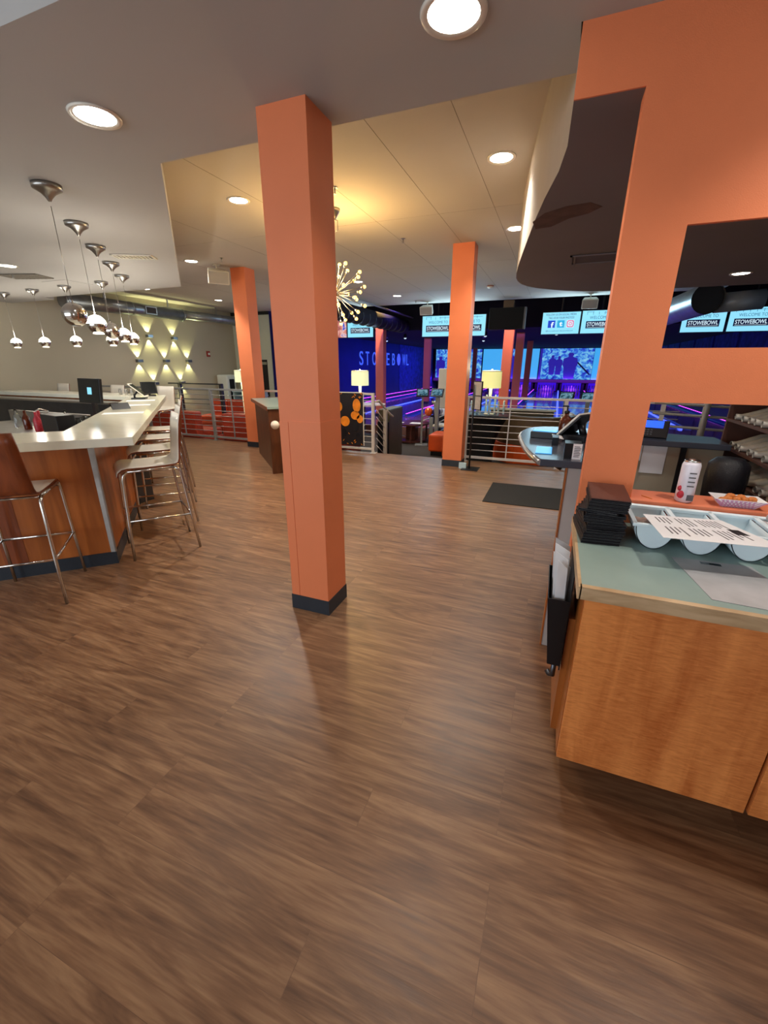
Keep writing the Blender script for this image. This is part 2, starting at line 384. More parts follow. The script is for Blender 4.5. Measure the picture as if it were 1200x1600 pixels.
# ================================================================== SETTING
LZ = -.35      # lounge / concourse floor
AZ = -.12      # lanes
mb = MB(); mb.prism([(-9.95, -3), (3, -3), (3, 6.95), (-9.95, 6.95)], -.30, 0); struct(mb, 'floor', 'plank_floor')
mb = MB(); mb.box(-9.95, 6, 6.95, 11.2, LZ - .1, LZ); struct(mb, 'floor', 'dark_carpet')
mb = MB(); mb.box(-9.95, -8.5, 11.2, 11.9, LZ - .1, LZ); struct(mb, 'floor', 'dark_carpet')
mb = MB(); mb.box(-8.5, 6, 11.2, 13.6, AZ - .3, AZ); struct(mb, 'floor', 'lane_wood')
mb = MB(); mb.box(-2.9, -1.6, 6.95, 7.3, LZ, -.175); struct(mb, 'trim_1', 'plank_floor')
mb = MB(); mb.box(-9.95, -2.95, 6.955, 6.99, LZ, -.002); mb.box(-1.55, 3, 6.955, 6.99, LZ, -.002); struct(mb, 'trim_2', 'black_trim')
# ceilings
mb = MB(); mb.box(-9.95, 3.0, -3, 11.9, 3.05, 3.25)
struct(mb, 'ceiling', 'high_ceiling_paint')
mb = MB()
for i, x in enumerate((-7.2, -5.8, -4.3, -3.0, -2.15, -1.42, -.83)): mb.box(x - .0018, x + .0018, 2.4, 11.8, 3.049, 3.05)
for y in (5.2, 7.6, 10.0): mb.box(-9.8, 3, y - .0010, y + .0010, 3.0493, 3.05)
struct(mb, 'trim_3', 'seam')
LOW = [(-.075, 1.3), (-9.95, 1.3), (-9.95, 5.68), (-8.7, 5.68), (-8.55, 5.44), (-5.43, 5.44), (-2.3, 2.28), (-.075, 2.28)]
mb = MB(); mb.prism(LOW, 2.6, 3.05); mb.box(-.075, 3.0, 1.3, 2.0, 2.6, 3.05)
struct(mb, 'ceiling', 'ceiling_paint')
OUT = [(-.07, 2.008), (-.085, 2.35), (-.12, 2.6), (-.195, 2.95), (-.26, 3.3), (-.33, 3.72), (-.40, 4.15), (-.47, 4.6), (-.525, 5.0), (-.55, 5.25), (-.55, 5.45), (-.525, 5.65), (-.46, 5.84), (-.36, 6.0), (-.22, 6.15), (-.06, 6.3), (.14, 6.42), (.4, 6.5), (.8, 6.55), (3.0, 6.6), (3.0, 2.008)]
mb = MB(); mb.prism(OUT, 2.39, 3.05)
o = struct(mb, 'ceiling', ['bulkhead_shaded', 'fascia_paint'])
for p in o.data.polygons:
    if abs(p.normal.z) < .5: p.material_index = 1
mb = MB(); mb.box(-8.5, 5.4, 14.5, 31.06, 2.6, 3.6); struct(mb, 'ceiling', 'black_ceiling')
mb = MB(); mb.box(-10, 6, 11.9, 33, 3.6, 3.7); mb.box(-10, 6, 11.85, 11.9, 3.25, 3.7); mb.box(3.0, 6, 2.0, 11.9, 3.6, 3.7); struct(mb, 'ceiling', 'black_ceiling')
# walls
mb = MB(); mb.box(-10.1, -9.95, -3, 12.05, LZ, 3.25); struct(mb, 'wall_left', 'grey_paint')
mb = MB(); mb.box(-9.95, -9.0, 11.9, 12.0, LZ, 3.05); mb.box(-8.72, -8.5, 11.9, 12.0, LZ, 3.05); mb.box(-9.0, -8.72, 11.9, 12.0, 1.65, 3.05); struct(mb, 'wall_lounge', 'white_paint')
mb = MB(); mb.box(-9.95, -8.5, 11.86, 11.9, 2.96, 3.05); struct(mb, 'trim_4', 'black_trim')
mb = MB(); mb.box(-9.0, -8.72, 11.93, 11.99, LZ, 1.65); d = struct(mb, 'door_1', 'black_trim')
mb = MB(); mb.box(-8.98, -8.76, 11.915, 11.93, 1.5, 1.58); mb.build('closer', 'brushed_steel', d)
mb = MB(); mb.box(-8.65, -8.5, 12.0, 32.5, AZ - .3, 3.65); mb.box(-8.5, -8.47, 11.86, 12.0, LZ, 3.05); struct(mb, 'wall_left', 'navy_paint')
mb = MB(); mb.box(-8.5, -8.48, 23.9, 31, .1, 2.7); mb.box(-8.5, -8.48, 12.3, 16.4, .1, 2.7); struct(mb, 'trim_5', 'navy_texture')
mb = MB(); mb.box(-8.5, 6, 32.4, 32.55, AZ - .3, 3.65); struct(mb, 'wall_back', 'black_ceiling')
mb = MB(); mb.box(5.4, 5.55, 7, 32.4, LZ, 3.65); struct(mb, 'wall_right', 'navy_paint')
mb = MB()
for k in range(7): mb.box(5.37, 5.4, 13 + k * 2.6, 15.3 + k * 2.6, .3, 2.9)
struct(mb, 'trim_6', 'navy_texture')
mb = MB(); mb.box(3.0, 3.15, -3, 6.95, 0, 3.25); struct(mb, 'wall_right', 'grey_paint')
# rear wall behind the camera, with its window openings
mb = MB(); mb.box(-10.1, 3.15, -3.15, -3, 0, .5); mb.box(-10.1, 3.15, -3.15, -3, 2.5, 3.25); mb.box(-10.1, -7.7, -3.15, -3, .5, 2.5); mb.box(-1.5, 1.9, -3.15, -3, .5, 2.5); struct(mb, 'wall_rear', 'white_paint')
mb = MB()
for x in (-7.7, -6.2, -4.6, -3.1, -1.54, 1.9, 3.0): mb.box(x, x + .04, -3.12, -3.02, .5, 2.5)
struct(mb, 'window_1', 'black_trim')

# orange wall with two pass-through openings
t = MB()
X = [(.155, .358), (1.9, 3.0)]
for x0, x1 in X: t.box(x0, x1, 2.0, 2.10, 0, 2.39)
t.box(.358, 1.9, 2.0, 2.10, 0, .93); t.box(.358, 1.9, 2.0, 2.10, 1.365, 1.565); t.box(.358, 1.9, 2.0, 2.02, 1.972, 2.39)
t.box(-.07, 3.0, 2.0, 2.008, 2.39, 3.05)
struct(t, 'wall_right', 'orange_paint')
mb = MB(); mb.box(.345, 1.9, 1.968, 2.152, .93, .966); struct(mb, 'trim_7', 'orange_panel', bevel=.004)

# ================================================================== COLUMNS
def column(x0, x1, y0, y1, z0, z1, label, guard=False, group='orange square columns', m='orange_paint'):
    cx, cy = (x0 + x1) / 2, (y0 + y1) / 2
    t = thing('column', label, 'column', (cx, cy, z0), group=group)
    MB().box(x0, x1, y0, y1, z0, z1).build('shaft', m, t, world=True)
    MB().box(x0 - .006, x1 + .006, y0 - .006, y1 + .006, z0, z0 + .1).build('skirting', 'black_vinyl_skirting', t, world=True)
    if guard:
        g = MB(); g.box(x0 - .0015, x0 + .055, y0 - .0025, y0, z0 + .1, 1.2); g.box(x0 + .058, x1 + .0015, y0 - .0025, y0, z0 + .1, 1.205)
        g.box(x1, x1 + .0025, y0, y1, z0 + .1, 1.205); g.build('corner_guard', 'orange_paint', t, world=True)
    return t
column(-1.423, -1.164, 2.011, 2.25, 0, 2.6, 'large orange square column in the foreground with dark skirting', True)
column(-1.535, -1.24, 6.41, 6.66, 0, 3.05, 'orange square column at the right of the steps, beside the black sign stand')
column(-5.42, -5.13, 6.57, 6.84, 0, 3.05, 'orange square column beside the left railing, under the white ceiling speaker')
column(-1.53, -1.27, 12.9, 13.16, AZ, 2.55, 'orange column behind the yellow lamp, its top behind the dark box', m='orange_paint')
column(-1.53, -1.27, 16.6, 16.86, AZ, 2.6, 'brown shaded column on the lanes, middle of three in a row', m='orange_paint')
column(-1.53, -1.27, 22.2, 22.46, AZ, 2.6, 'purple-lit column on the lanes, farthest of three in a row', m='orange_paint')
column(-5.5, -5.24, 13.2, 13.46, AZ, 2.62, 'orange column under the black duct before the navy wall', m='orange_paint')
column(-5.5, -5.24, 18.6, 18.86, AZ, 2.6, 'purple-lit column at the right end of the navy wall', m='orange_paint')
column(-5.5, -5.24, 30.2, 30.46, AZ, 2.6, 'thin distant purple column in front of the left projection screen', m='orange_paint')

# ================================================================== FRONT RIGHT COUNTER
CT = .85
def cabinet(x0, x1, label, first=False):
    t = thing('cabinet', label, 'cabinet', (x0, 1.7, 0), group='wood cabinets under the service counter')
    b = MB(); b.box(x0 + (.0 if first else .0), x1, 1.375, 1.985, .1, CT - .04); b.box(x0 + .02, x1, 1.48, 1.98, 0, .1)
    b.build('body', 'maple_side', t, world=True)
    if first: MB().box(.150, x0, 1.49, 1.96, .1, .62).build('filler', 'maple_side', t, world=True)
    MB().box(x0 + .002, x1 - .004, 1.353, 1.373, .1, CT - .046).build('door', 'maple_panel', t, world=True, bevel=.0015)
cabinet(.172, .757, 'wood cabinet at the left end of the service counter', True)
cabinet(.763, 1.36, 'second wood cabinet, to the right of the counter-end cabinet')
ct = thing('countertop', 'grey-green laminate countertop with pale wood edge', 'countertop', (.15, 1.3, CT))
MB().box(.152, 2.995, 1.322, 1.998, CT - .04, CT).build('surface', 'teal_laminate', ct, world=True)
b = MB(); b.box(.148, 2.995, 1.30, 1.322, CT - .042, CT + .001); b.box(.142, .152, 1.30, 1.998, CT - .042, CT + .001); b.build('edge_band', 'beech_edge', ct, world=True)
# bracket / notch at the cabinet side

# stack of check presenters / menu folders
def folder(loc, rz, label, brown=False):
    t = thing('menu_folder', label, 'menu folder', loc, rz, group='menu folders stacked on the counter')
    m = 'brown_leather' if brown else 'black_leather'
    MB().box(-.068, .068, -.125, .125, 0, .0042).build('cover', m if False else 'black_leather', t, bevel=.001)
    MB().box(-.068, .068, -.125, .125, .0078, .0118).build('cover', m, t, bevel=.001)
    MB().box(-.068, -.066, -.125, .125, .0, .0118).build('spine', m, t)
    MB().box(-.062, .064, -.12, .12, .0044, .0076).build('lining', 'dark_ink', t)
ORD = ['first', 'second', 'third', 'fourth', 'fifth', 'sixth', 'seventh', 'eighth', 'ninth', 'tenth', 'eleventh', 'twelfth', 'thirteenth', 'fourteenth']
for k in range(15):
    top = k == 14
    j = random.uniform(-.004, .004) + (k * .0016)
    rz = (.10 if k < 7 else -.03) + random.uniform(-.025, .025) if k not in (10,) else -.30
    folder((.222 + j, 1.81 + random.uniform(-.005, .005), CT + .0005 + k * .0122), rz,
           'brown-topped menu folder lying on top of the black stack' if top else 'black menu folder, ' + ORD[13 - k] + ' below the brown-topped one in the stack', top)

# rounded-bottom cutlery dispenser
t = thing('cutlery_tray', 'white plastic cutlery tray with rounded bins on the counter', 'cutlery tray', (.65, 1.87, CT))
for k in range(6):
    x0 = .335 + k * .147; cx = x0 + .07
    def fn(u, v, cx=cx):
        a = PI + PI * u
        return Vector((cx + .064 * math.cos(a), 1.705 + .235 * v, CT + .092 + .088 * math.sin(a)))
    b = MB(); b.grid(fn, 14, 4)
    for yy in (1.705, 1.94):
        ring = [(cx + .064 * math.cos(PI + PI * i / 14), yy, CT + .092 + .088 * math.sin(PI + PI * i / 14)) for i in range(15)]
        b.poly(ring)
    o = b.build('bin', 'white_plastic', t, world=True)
    sm = o.modifiers.new('solid', 'SOLIDIFY'); sm.thickness = .003
b = MB()
b.box(.328, 1.22, 1.692, 1.71, CT + .09, CT + .102); b.box(.328, 1.22, 1.935, 1.962, CT + .09, CT + .102)
for k in range(7): b.box(.328 + k * .147, .345 + k * .147, 1.70, 1.95, CT + .09, CT + .102)
b.build('rim', 'white_plastic', t, world=True, bevel=.002)
# rolled napkins
for k in range(7):
    cx = .80 + (k % 4) * .033 + (k // 4) * .017; z = CT + .07 + (k // 4) * .03
    p0 = Vector((cx, 1.93, z + .01)); p1 = Vector((cx + .02, 1.73, z + .045))
    b = MB(); b.tube([p0, p0.lerp(p1, .5), p1], [.014, .015, .017], 10)
    tag(b.place('rolled_napkin', 'napkin', tuple(p0)), 'white rolled napkin leaning in the right bins of the cutlery tray', 'napkin', 'rolled napkins in the cutlery tray')
for k in range(3):
    cx = .375 + k * .03; p0 = Vector((cx, 1.92, CT + .045)); p1 = Vector((cx + .008, 1.74, CT + .09))
    b = MB(); b.tube([p0, p1], [.013, .015], 10)
    tag(b.place('rolled_napkin', 'brown_napkin', tuple(p0)), 'brownish rolled napkin in the leftmost bin of the cutlery tray', 'napkin', 'brownish rolled napkins')

def menu_sheet(name, pts, label, m, z, lines, dark=None, thick=.0015):
    """printed sheet; pts = 4 corners (x,y), lines printed along its own axes"""
    P = [Vector((p[0], p[1], z + (p[2] if len(p) > 2 else 0))) for p in pts]
    c = sum(P, Vector()) / 4
    t = thing(name, label, 'menu', tuple(c))
    def at(u, v, h=0): return (P[0].lerp(P[1], u)).lerp(P[3].lerp(P[2], u), v) + Vector((0, 0, h))
    def slab(b, u0, u1, v0, v1, h0, h1):
        q = [at(u0, v0, h0), at(u1, v0, h0), at(u1, v1, h0), at(u0, v1, h0), at(u0, v0, h1), at(u1, v0, h1), at(u1, v1, h1), at(u0, v1, h1)]
        vv = [b.bm.verts.new(x) for x in q]
        for f in ((0, 3, 2, 1), (4, 5, 6, 7), (0, 1, 5, 4), (1, 2, 6, 5), (2, 3, 7, 6), (3, 0, 4, 7)): b.bm.faces.new([vv[i] for i in f])
    b = MB(); slab(b, 0, 1, 0, 1, 0, thick); b.build('sheet', m, t, world=True)
    b = MB()
    for (u0, u1, v0, v1) in lines: slab(b, u0, u1, v0, v1, thick, thick + .0003)
    b.build('print', 'print_ink', t, world=True)
    if dark:
        b = MB(); slab(b, *dark, thick, thick + .0003); b.build('logo_box', 'dark_ink', t, world=True)
    return t
ln = []
random.seed(3)
for k in range(16):
    u = .12 + k * .048
    if k in (4, 9): continue
    for v0, v1 in ((.10, .10 + random.uniform(.2, .34)), (.52, .52 + random.uniform(.2, .36))): ln.append((u, u + .016, v0, v1))
menu_sheet('menu_sheet', [(.375, 1.80, .0), (.635, 1.83, .0), (.735, 1.58, .004), (.395, 1.545, .004)], 'white printed menu lying across the cutlery tray', 'paper', CT + .106, ln, (.80, .92, .42, .62))
ln = []
for k in range(12):
    u = .2 + k * .06
    ln.append((u, u + .006, .12, .12 + random.uniform(.2, .35))); ln.append((u, u + .006, .55, .55 + random.uniform(.15, .35)))
menu_sheet('menu_sheet', [(.462, 1.66), (.505, 1.362), (.75, 1.345), (.70, 1.67)], 'grey worn laminated menu flat on the counter in front of the tray', 'grey_paper', CT + .0005, [], (.05, .10, .30, .62) and None)
b = MB(); b.box(.545, .605, 1.632, 1.650, CT + .002, CT + .0025)
tag(b.place('sticker', 'screen_dark', (.57, 1.64, CT + .002)), 'small dark label strip on the grey laminated menu', 'label')

# flyer holder on the counter side
t = thing('flyer_holder', 'black pocket holder hung on the left side of the counter', 'holder', (.13, 1.6, .4))
b = MB()
P = lambda y, z, x: Vector((x, y, z))
def quadbox(b, a, c, th=.003):
    # thin panel through four corners with thickness
    n = (a[1] - a[0]).cross(a[3] - a[0]).normalized() * th
    v = [b.bm.verts.new(p) for p in a] + [b.bm.verts.new(p + n) for p in a]
    for f in ((0, 3, 2, 1), (4, 5, 6, 7), (0, 1, 5, 4), (1, 2, 6, 5), (2, 3, 7, 6), (3, 0, 4, 7)): b.bm.faces.new([v[i] for i in f])
quadbox(b, [P(1.47, .42, .098), P(1.76, .42, .098), P(1.76, .70, .066), P(1.47, .70, .066)], None)
quadbox(b, [P(1.47, .42, .098), P(1.47, .42, .141), P(1.47, .70, .141), P(1.47, .70, .066)], None)
quadbox(b, [P(1.76, .42, .098), P(1.76, .42, .141), P(1.76, .70, .141), P(1.76, .70, .066)], None)
b.build('pocket', 'black_plastic', t, world=True)
MB().box(.141, .145, 1.47, 1.76, .40, .80).build('back_plate', 'black_plastic', t, world=True)
b = MB(); b.tube([(.125, 1.5, .42), (.125, 1.5, .35), (.115, 1.52, .335), (.105, 1.53, .345)], .010, 8); b.build('hook', 'dark_steel', t, world=True)
for k in range(13):
    y = 1.49 + .020 * k; lx = random.choice((.0, .014, .026)); rx_ = random.choice((.0, .012, .02))
    b = MB(); zt = .79 + random.uniform(-.05, .09)
    quadbox(b, [P(y, .45, .1), P(y + .004, .45, .137), P(y + .006, zt - .02, .138 - rx_), P(y, zt + .012, .070 + lx)], None, .002)
    tag(b.place('flyer', 'grey_paper' if k % 5 == 2 else 'paper', (.11, y, .45)), ('grey' if k % 5 == 2 else 'white') + ' folded flyer in the black side holder, ' + ORD[k] + ' from its near end', 'flyer', 'flyers in the side holder')

# things on the sill
t = thing('drink_can', 'tall white drink can with red berry print on the orange sill', 'can', (.553, 2.02, .966))
MB().lathe([(.026, 0), (.033, .006), (.033, .155), (.028, .168)], seg=24).build('body', 'can_print', t)
MB().lathe([(.028, .168), (.0285, .174), (.026, .176), (.025, .171), (.004, .171)], seg=24).build('rim', 'chrome', t)
b = MB(); b.sphere((-.018, -.026, .035), .017, 12, sy=.35); b.sphere((-.024, -.020, .06), .012, 12, sy=.4); b.build('berry_print', 'red_print', t)
b = MB(); b.box(.000, .024, -.034, -.0325, .012, .036); b.build('barcode', 'print_ink', t)
for k in range(4): MB().box(-.008, .016, -.0345, -.033, .07 + k * .018, .075 + k * .018).build('print_line', 'print_ink', t)
t = thing('food_tray', 'red and white checked paper food boat on the sill', 'food tray', (.735, 2.03, .966))
def boat(z, w0, d0): return [(-w0, -d0, z), (w0, -d0, z), (w0, d0, z), (-w0, d0, z)]
b = MB(); lo = [b.bm.verts.new(p) for p in boat(0, .055, .03)]; hi = [b.bm.verts.new(p) for p in boat(.034, .085, .048)]
b.bm.faces.new(lo[::-1])
for i in range(4): b.bm.faces.new((lo[i], lo[(i + 1) % 4], hi[(i + 1) % 4], hi[i]))
o = b.build('boat', 'paper', t); o.modifiers.new('s', 'SOLIDIFY').thickness = .0012
b = MB()
for i in range(11):
    for s_ in (0, 1):
        u0 = (i + (0 if s_ else .0)) / 11; u1 = min(1, u0 + .16) if s_ else max(0, u0 - .16)
        def pt(u, v): return Vector(((-.055 + .11 * u) * (1 - v) + (-.085 + .17 * u) * v, (-.030 * (1 - v) - .048 * v) - .0012, .034 * v))
        a0, a1 = pt(u0, .02), pt(u1, .98); d_ = Vector((.003, 0, 0))
        b.poly([a0 - d_, a0 + d_, a1 + d_, a1 - d_])
b.build('check_pattern', 'pink_check', t)
for k in range(7):
    b = MB(); cx, cy, cz = .735 - .05 + k * .016, 2.03 + random.uniform(-.015, .015), .966 + .022 + random.uniform(0, .012)
    b.sphere((cx, cy, cz), .014, 10, sx=1.3)
    tag(b.place('nugget', 'fries_gold', (cx, cy, cz)), 'golden fried nugget in the checked food boat', 'food', 'fried nuggets in the food boat')
b = MB(); b.tube([(.405, 2.045, .968), (.437, 2.0, .968)], .0016, 6)
tag(b.place('coffee_stirrer', 'toothpick', (.42, 2.02, .968)), 'small orange stick lying at the left of the sill', 'stick')

# ================================================================== HOST STATION BEHIND THE OPENINGS
t = thing('host_desk', 'dark topped curved host desk behind the orange pier', 'desk', (.2, 2.6, 0))
top = [(.36, 2.16), (-.03, 2.16), (-.075, 2.3), (-.12, 2.5), (-.16, 2.75), (-.185, 2.95), (-.185, 3.1), (-.165, 3.25), (-.12, 3.35), (-.05, 3.41), (.08, 3.44), (.7, 3.38), (.99, 3.3), (.99, 2.99), (.36, 3.02)]
MB().prism(top, 1.035, 1.07).build('desk_top', 'counter_dark', t, world=True, bevel=.004)
ed = [(p[0] - .004 if i < 11 else p[0], p[1], 1.052) for i, p in enumerate(top[:13])]
b = MB(); b.tube([(x_, y_, 1.052) for x_, y_ in top[1:13]], .014, 8); b.build('steel_edge', 'brushed_steel', t, world=True)
MB().box(.10, .36, 2.20, 2.22, 0, 1.03).build('end_panel', 'grey_laminate', t, world=True)
MB().box(.094, .10, 2.195, 2.30, 0, 1.03).build('side_panel', 'maple_side', t, world=True)
MB().box(.34, .98, 3.06, 3.09, 0, 1.03).build('inner_panel', 'beige_board', t, world=True)
MB().box(.76, .79, 3.045, 3.06, 0, 1.03).build('post', 'black_trim', t, world=True)
b = MB(); b.tube([(-.10, 2.75, 1.03), (-.02, 2.75, .96), (.09, 2.75, .9)], .012, 8); b.build('bracket', 'brushed_steel', t, world=True)
# on the desk end
def onething(name, fn, m, loc, label, cat, group=None, **k):
    b = MB(); fn(b); return tag(b.place(name, m, loc, **k), label, cat, group)
t = thing('phone_tray', 'flat black organiser with painted blue sheen on its lid, on the host desk', 'organiser', (-.03, 2.86, 1.07))
MB().cbox((0, 0, .02), (.16, .10, .04)).build('box', 'black_plastic', t, bevel=.004)
MB().cbox((0, 0, .042), (.14, .075, .004)).build('lid', 'screen_band', t)  # blue sheen of the lid put in as emission
t.rotation_euler[2] = -.15
onething('black_box', lambda b: b.box(.015, .05, 2.58, 2.70, 1.07, 1.115), 'black_plastic', (.03, 2.64, 1.07), 'small black box at the desk edge before the blue-lidded organiser', 'box')
onething('clip_board', lambda b: b.box(-.06, .02, 2.30, 2.50, 1.071, 1.074), 'screen_band', (-.02, 2.4, 1.07), 'pale blue sheet with painted sheen on the host desk front edge', 'sheet')  # sheen painted by a glowing material, the sheet is no lamp
t = thing('sanitizer_bottle', 'brown amber pump bottle on the host desk', 'bottle', (.085, 3.02, 1.07))
MB().lathe([(.036, 0), (.04, .01), (.04, .09), (.028, .115), (.014, .125), (.014, .14)], seg=20).build('bottle', 'amber_glass', t)
b = MB(); b.lathe([(.016, .14), (.016, .155), (.005, .158), (.005, .18)], seg=12); b.box(-.03, .008, -.006, .006, .18, .19); b.build('pump', 'black_plastic', t)
t = thing('pos_terminal', 'black touchscreen terminal facing the host, beside the amber bottle', 'terminal', (.165, 2.82, 1.07), -.5)
MB().cbox((.0, .0, .02), (.14, .14, .04)).build('base', 'black_plastic', t, bevel=.006)
mm = Matrix.Translation((-.03, 0, .10)) @ Matrix.Rotation(.75, 4, 'Y')
MB().cbox((0, 0, 0), (.012, .2, .18), mm).build('screen_bezel', 'white_laminate', t, bevel=.003)
MB().cbox((.009, 0, 0), (.014, .19, .17), mm).build('screen_back', 'black_plastic', t)
MB().tube([(.03, 0, .03), (0, 0, .1)], .02, 10).build('stand', 'black_plastic', t)
t = thing('card_holder', 'black box with a printed white card on its front, at the host desk', 'box', (.13, 2.27, 1.07))
MB().box(-.055, .02, -.05, .05, 0, .075).build('box', 'black_plastic', t)
MB().box(-.018, .022, -.056, -.053, .0, .075).build('card', 'paper', t)
b = MB()
for k in range(7): b.box(-.012, .012 + .003 * (k % 3), -.0575, -.056, .012 + k * .008, .015 + k * .008)
b.build('card_print', 'print_ink', t)
MB().box(.03, .042, -.05, -.04, 0, .07).build('divider', 'black_plastic', t)
b = MB(); b.cbox((0, 0, 0), (.075, .03, .003), Matrix.Translation((.045, 2.72, 1.10)) @ Euler((.6, .2, .7)).to_matrix().to_4x4())
tag(b.place('paper_slip', 'paper', (.045, 2.72, 1.1)), 'white paper slip leaning by the terminal', 'paper')
# seen through the lower opening
t = thing('desk_phone', 'black desk phone with blue screen on the dark desk', 'telephone', (.60, 3.12, 1.07), -.25)
m4 = Matrix.Rotation(.9, 4, 'X')
MB().cbox((0, 0, .055), (.17, .03, .11), Matrix.Rotation(-.35, 4, 'X')).build('body', 'black_plastic', t, bevel=.004)
MB().cbox((0.005, -.017, .083), (.10, .004, .045), Matrix.Rotation(-.35, 4, 'X')).build('display', 'screen_blue', t)
b = MB()
for i in range(3):
    for j in range(3): b.cbox((-.04 + i * .018, -.017, .018 + j * .014), (.011, .004, .008), Matrix.Rotation(-.35, 4, 'X'))
b.build('keypad', 'dark_steel', t)
b = MB(); b.tube([(-.085, .0, .01), (-.1, 0, .1)], .016, 8); b.build('handset', 'black_plastic', t)
b = MB(); b.tube([(.49, 3.0, 1.07), (.48, 2.98, 1.0), (.47, 2.99, .9), (.50, 3.0, .86), (.52, 3.0, .93), (.50, 3.02, 1.03)], .005, 6); tag(b.place('coiled_cord', 'black_plastic', (.49, 3, 1.07)), 'black coiled phone cord hanging off the desk', 'cord')
for i, (x0, z0, ww, hh, lb) in enumerate(((.56, .855, .13, .19, 'white printed page taped to the panel, beneath the phone'), (.52, .93, .035, .1, 'narrow white note taped left of the printed page'))):
    onething('taped_paper', lambda b: b.box(x0, x0 + ww, 3.054, 3.058, z0, z0 + hh), 'paper', (x0, 3.056, z0), lb, 'paper')
onething('lower_counter', lambda b: b.box(.36, .98, 2.68, 3.05, .70, .73), 'black_plastic', (.75, 2.86, .70), 'black lower work surface inside the host station', 'counter')
t = thing('black_bin_bag', 'black lined bin inside the host station', 'bin', (.89, 2.66, .74))
MB().lathe([(.06, -.02), (.085, .0), (.095, .2), (.09, .28), (.06, .31), (.01, .315)], seg=14).build('liner', 'black_leather', t)
t = thing('file_box', 'grey drawer box in front of the black bin', 'box', (.83, 2.55, .735), .4)
MB().cbox((0, 0, .055), (.09, .14, .11)).build('body', 'grey_laminate', t, bevel=.003)
MB().cbox((-.046, 0, .07), (.004, .11, .04)).build('drawer', 'dark_steel', t)
onething('dark_bowl', lambda b: b.lathe([(.03, 0), (.07, .02), (.075, .035)], (.62, 2.62, .73)), 'black_plastic', (.62, 2.62, .73), 'low black dish on the lower work surface', 'dish')
for i in range(2):
    b = MB(); b.lathe([(.012, 0), (.013, .035), (.006, .05), (.006, .065)], (.47 + i * .035, 2.62, .73), 10)
    tag(b.place('small_bottle', 'black_plastic', (.47 + i * .035, 2.62, .73)), 'small black bottle standing on the lower work surface', 'bottle', 'small black bottles')
# shoe rack
t = thing('shoe_rack', 'dark brown rack packed with rental shoes at the right', 'rack', (1.3, 3.0, 0))
MB().box(1.02, 1.4, 3.27, 3.29, 0, 1.55).build('side_panel', 'shelf_brown', t, world=True)
MB().box(1.4, 1.42, 2.3, 3.29, 0, 1.55).build('back_panel', 'shelf_brown', t, world=True)
for k in range(7): MB().box(1.02, 1.4, 2.3, 3.27, .38 + k * .16, .395 + k * .16).build('shelf', 'shelf_brown', t, world=True)
def shoe_mesh(m):
    b = MB()
    def fn(u, v):
        a = 2 * PI * v; y = -.12 + .24 * u
        wdt = .036 * math.sin(PI * min(1, max(.04, .06 + u * .9))) ** .4; h = .085 - .05 * min(1, max(0, (u - .35) / .5))
        return Vector((wdt * math.cos(a), y, max(0, h / 2 + h / 2 * math.sin(a))))
    b.grid(fn, 8, 10); return b
pr = None
for k in range(6):
    for i in range(9):
        x_ = 1.15; z_ = .396 + k * .16
        lab = 'pale rental bowling shoe on the brown rack'; 
        if pr is None:
            o = shoe_mesh(0).build('bowling_shoe', 'shoe_white'); pr = o; tag(o, lab, 'shoe', 'rental shoes on the brown rack')
        else:
            o = pr.copy(); COL.objects.link(o)
        o.location = (x_, 2.42 + i * .094, z_); o.rotation_euler = (0, 0, PI / 2 + random.uniform(-.2, .2))

# ================================================================== BAR
S2 = math.sqrt(.5)
A = Vector((-2.65, 2.04)); NE = Vector((-4.3, .39))
B = Vector((-5.86, 5.25)); C = Vector((-9.6, 5.25))
def off(d):  # C-shaped path at perpendicular distance d inside the outer edge
    r = d / S2
    a = Vector((A.x - r, A.y)); bx = a.x - ((C.y - d) - a.y)
    return [Vector((NE.x - d * S2, NE.y + d * S2)), a, Vector((bx, C.y - d)), Vector((C.x, C.y - d))]
def ring(d0, d1): 
    o_, i_ = off(d0), off(d1); return [tuple(p) for p in o_] + [tuple(p) for p in i_[::-1]]
t = thing('bar_counter', 'long pale stone bar counter wrapping around the bar', 'countertop', (A.x, A.y, 1.0))
MB().prism(ring(0, .5), .972, 1.03).build('stone_top', 'quartz', t, world=True, bevel=.003)
t = thing('bar', 'glossy brown wood bar front under the pale stone counter', 'bar', (A.x - .44, A.y, 0))
p0, p1 = off(.31), off(.44)
def seg(i, za, zb, d0, d1):
    a, b_ = off(d0), off(d1); return MB().prism([tuple(a[i]), tuple(a[i + 1]), tuple(b_[i + 1]), tuple(b_[i])], za, zb)
for i in range(3): seg(i, .1, .972, .31, .44).build('panel', 'bar_panel', t, world=True)
for i in range(3): seg(i, 0, .1, .30, .44).build('skirting', 'black_vinyl_skirting', t, world=True)
W = off(.305)[1]
MB().prism([(W.x, W.y - .004), (W.x + .006, W.y + .004), (W.x - .02, W.y + .025), (W.x - .026, W.y - .02)], .1, .972).build('corner_trim', 'brushed_steel', t, world=True)
b = MB(); q = off(.308); d_ = (q[0] - q[1]).normalized()
for s_ in (.62, ):
    c_ = q[1] + d_ * s_; n_ = Vector((d_.y, -d_.x)) * -1
    b.prism([tuple(c_ - d_ * .07), tuple(c_ + d_ * .07), tuple(c_ + d_ * .07 - n_ * .012), tuple(c_ - d_ * .07 - n_ * .012)], .1, .972)
b.build('end_post', 'brown_ply', t, world=True)
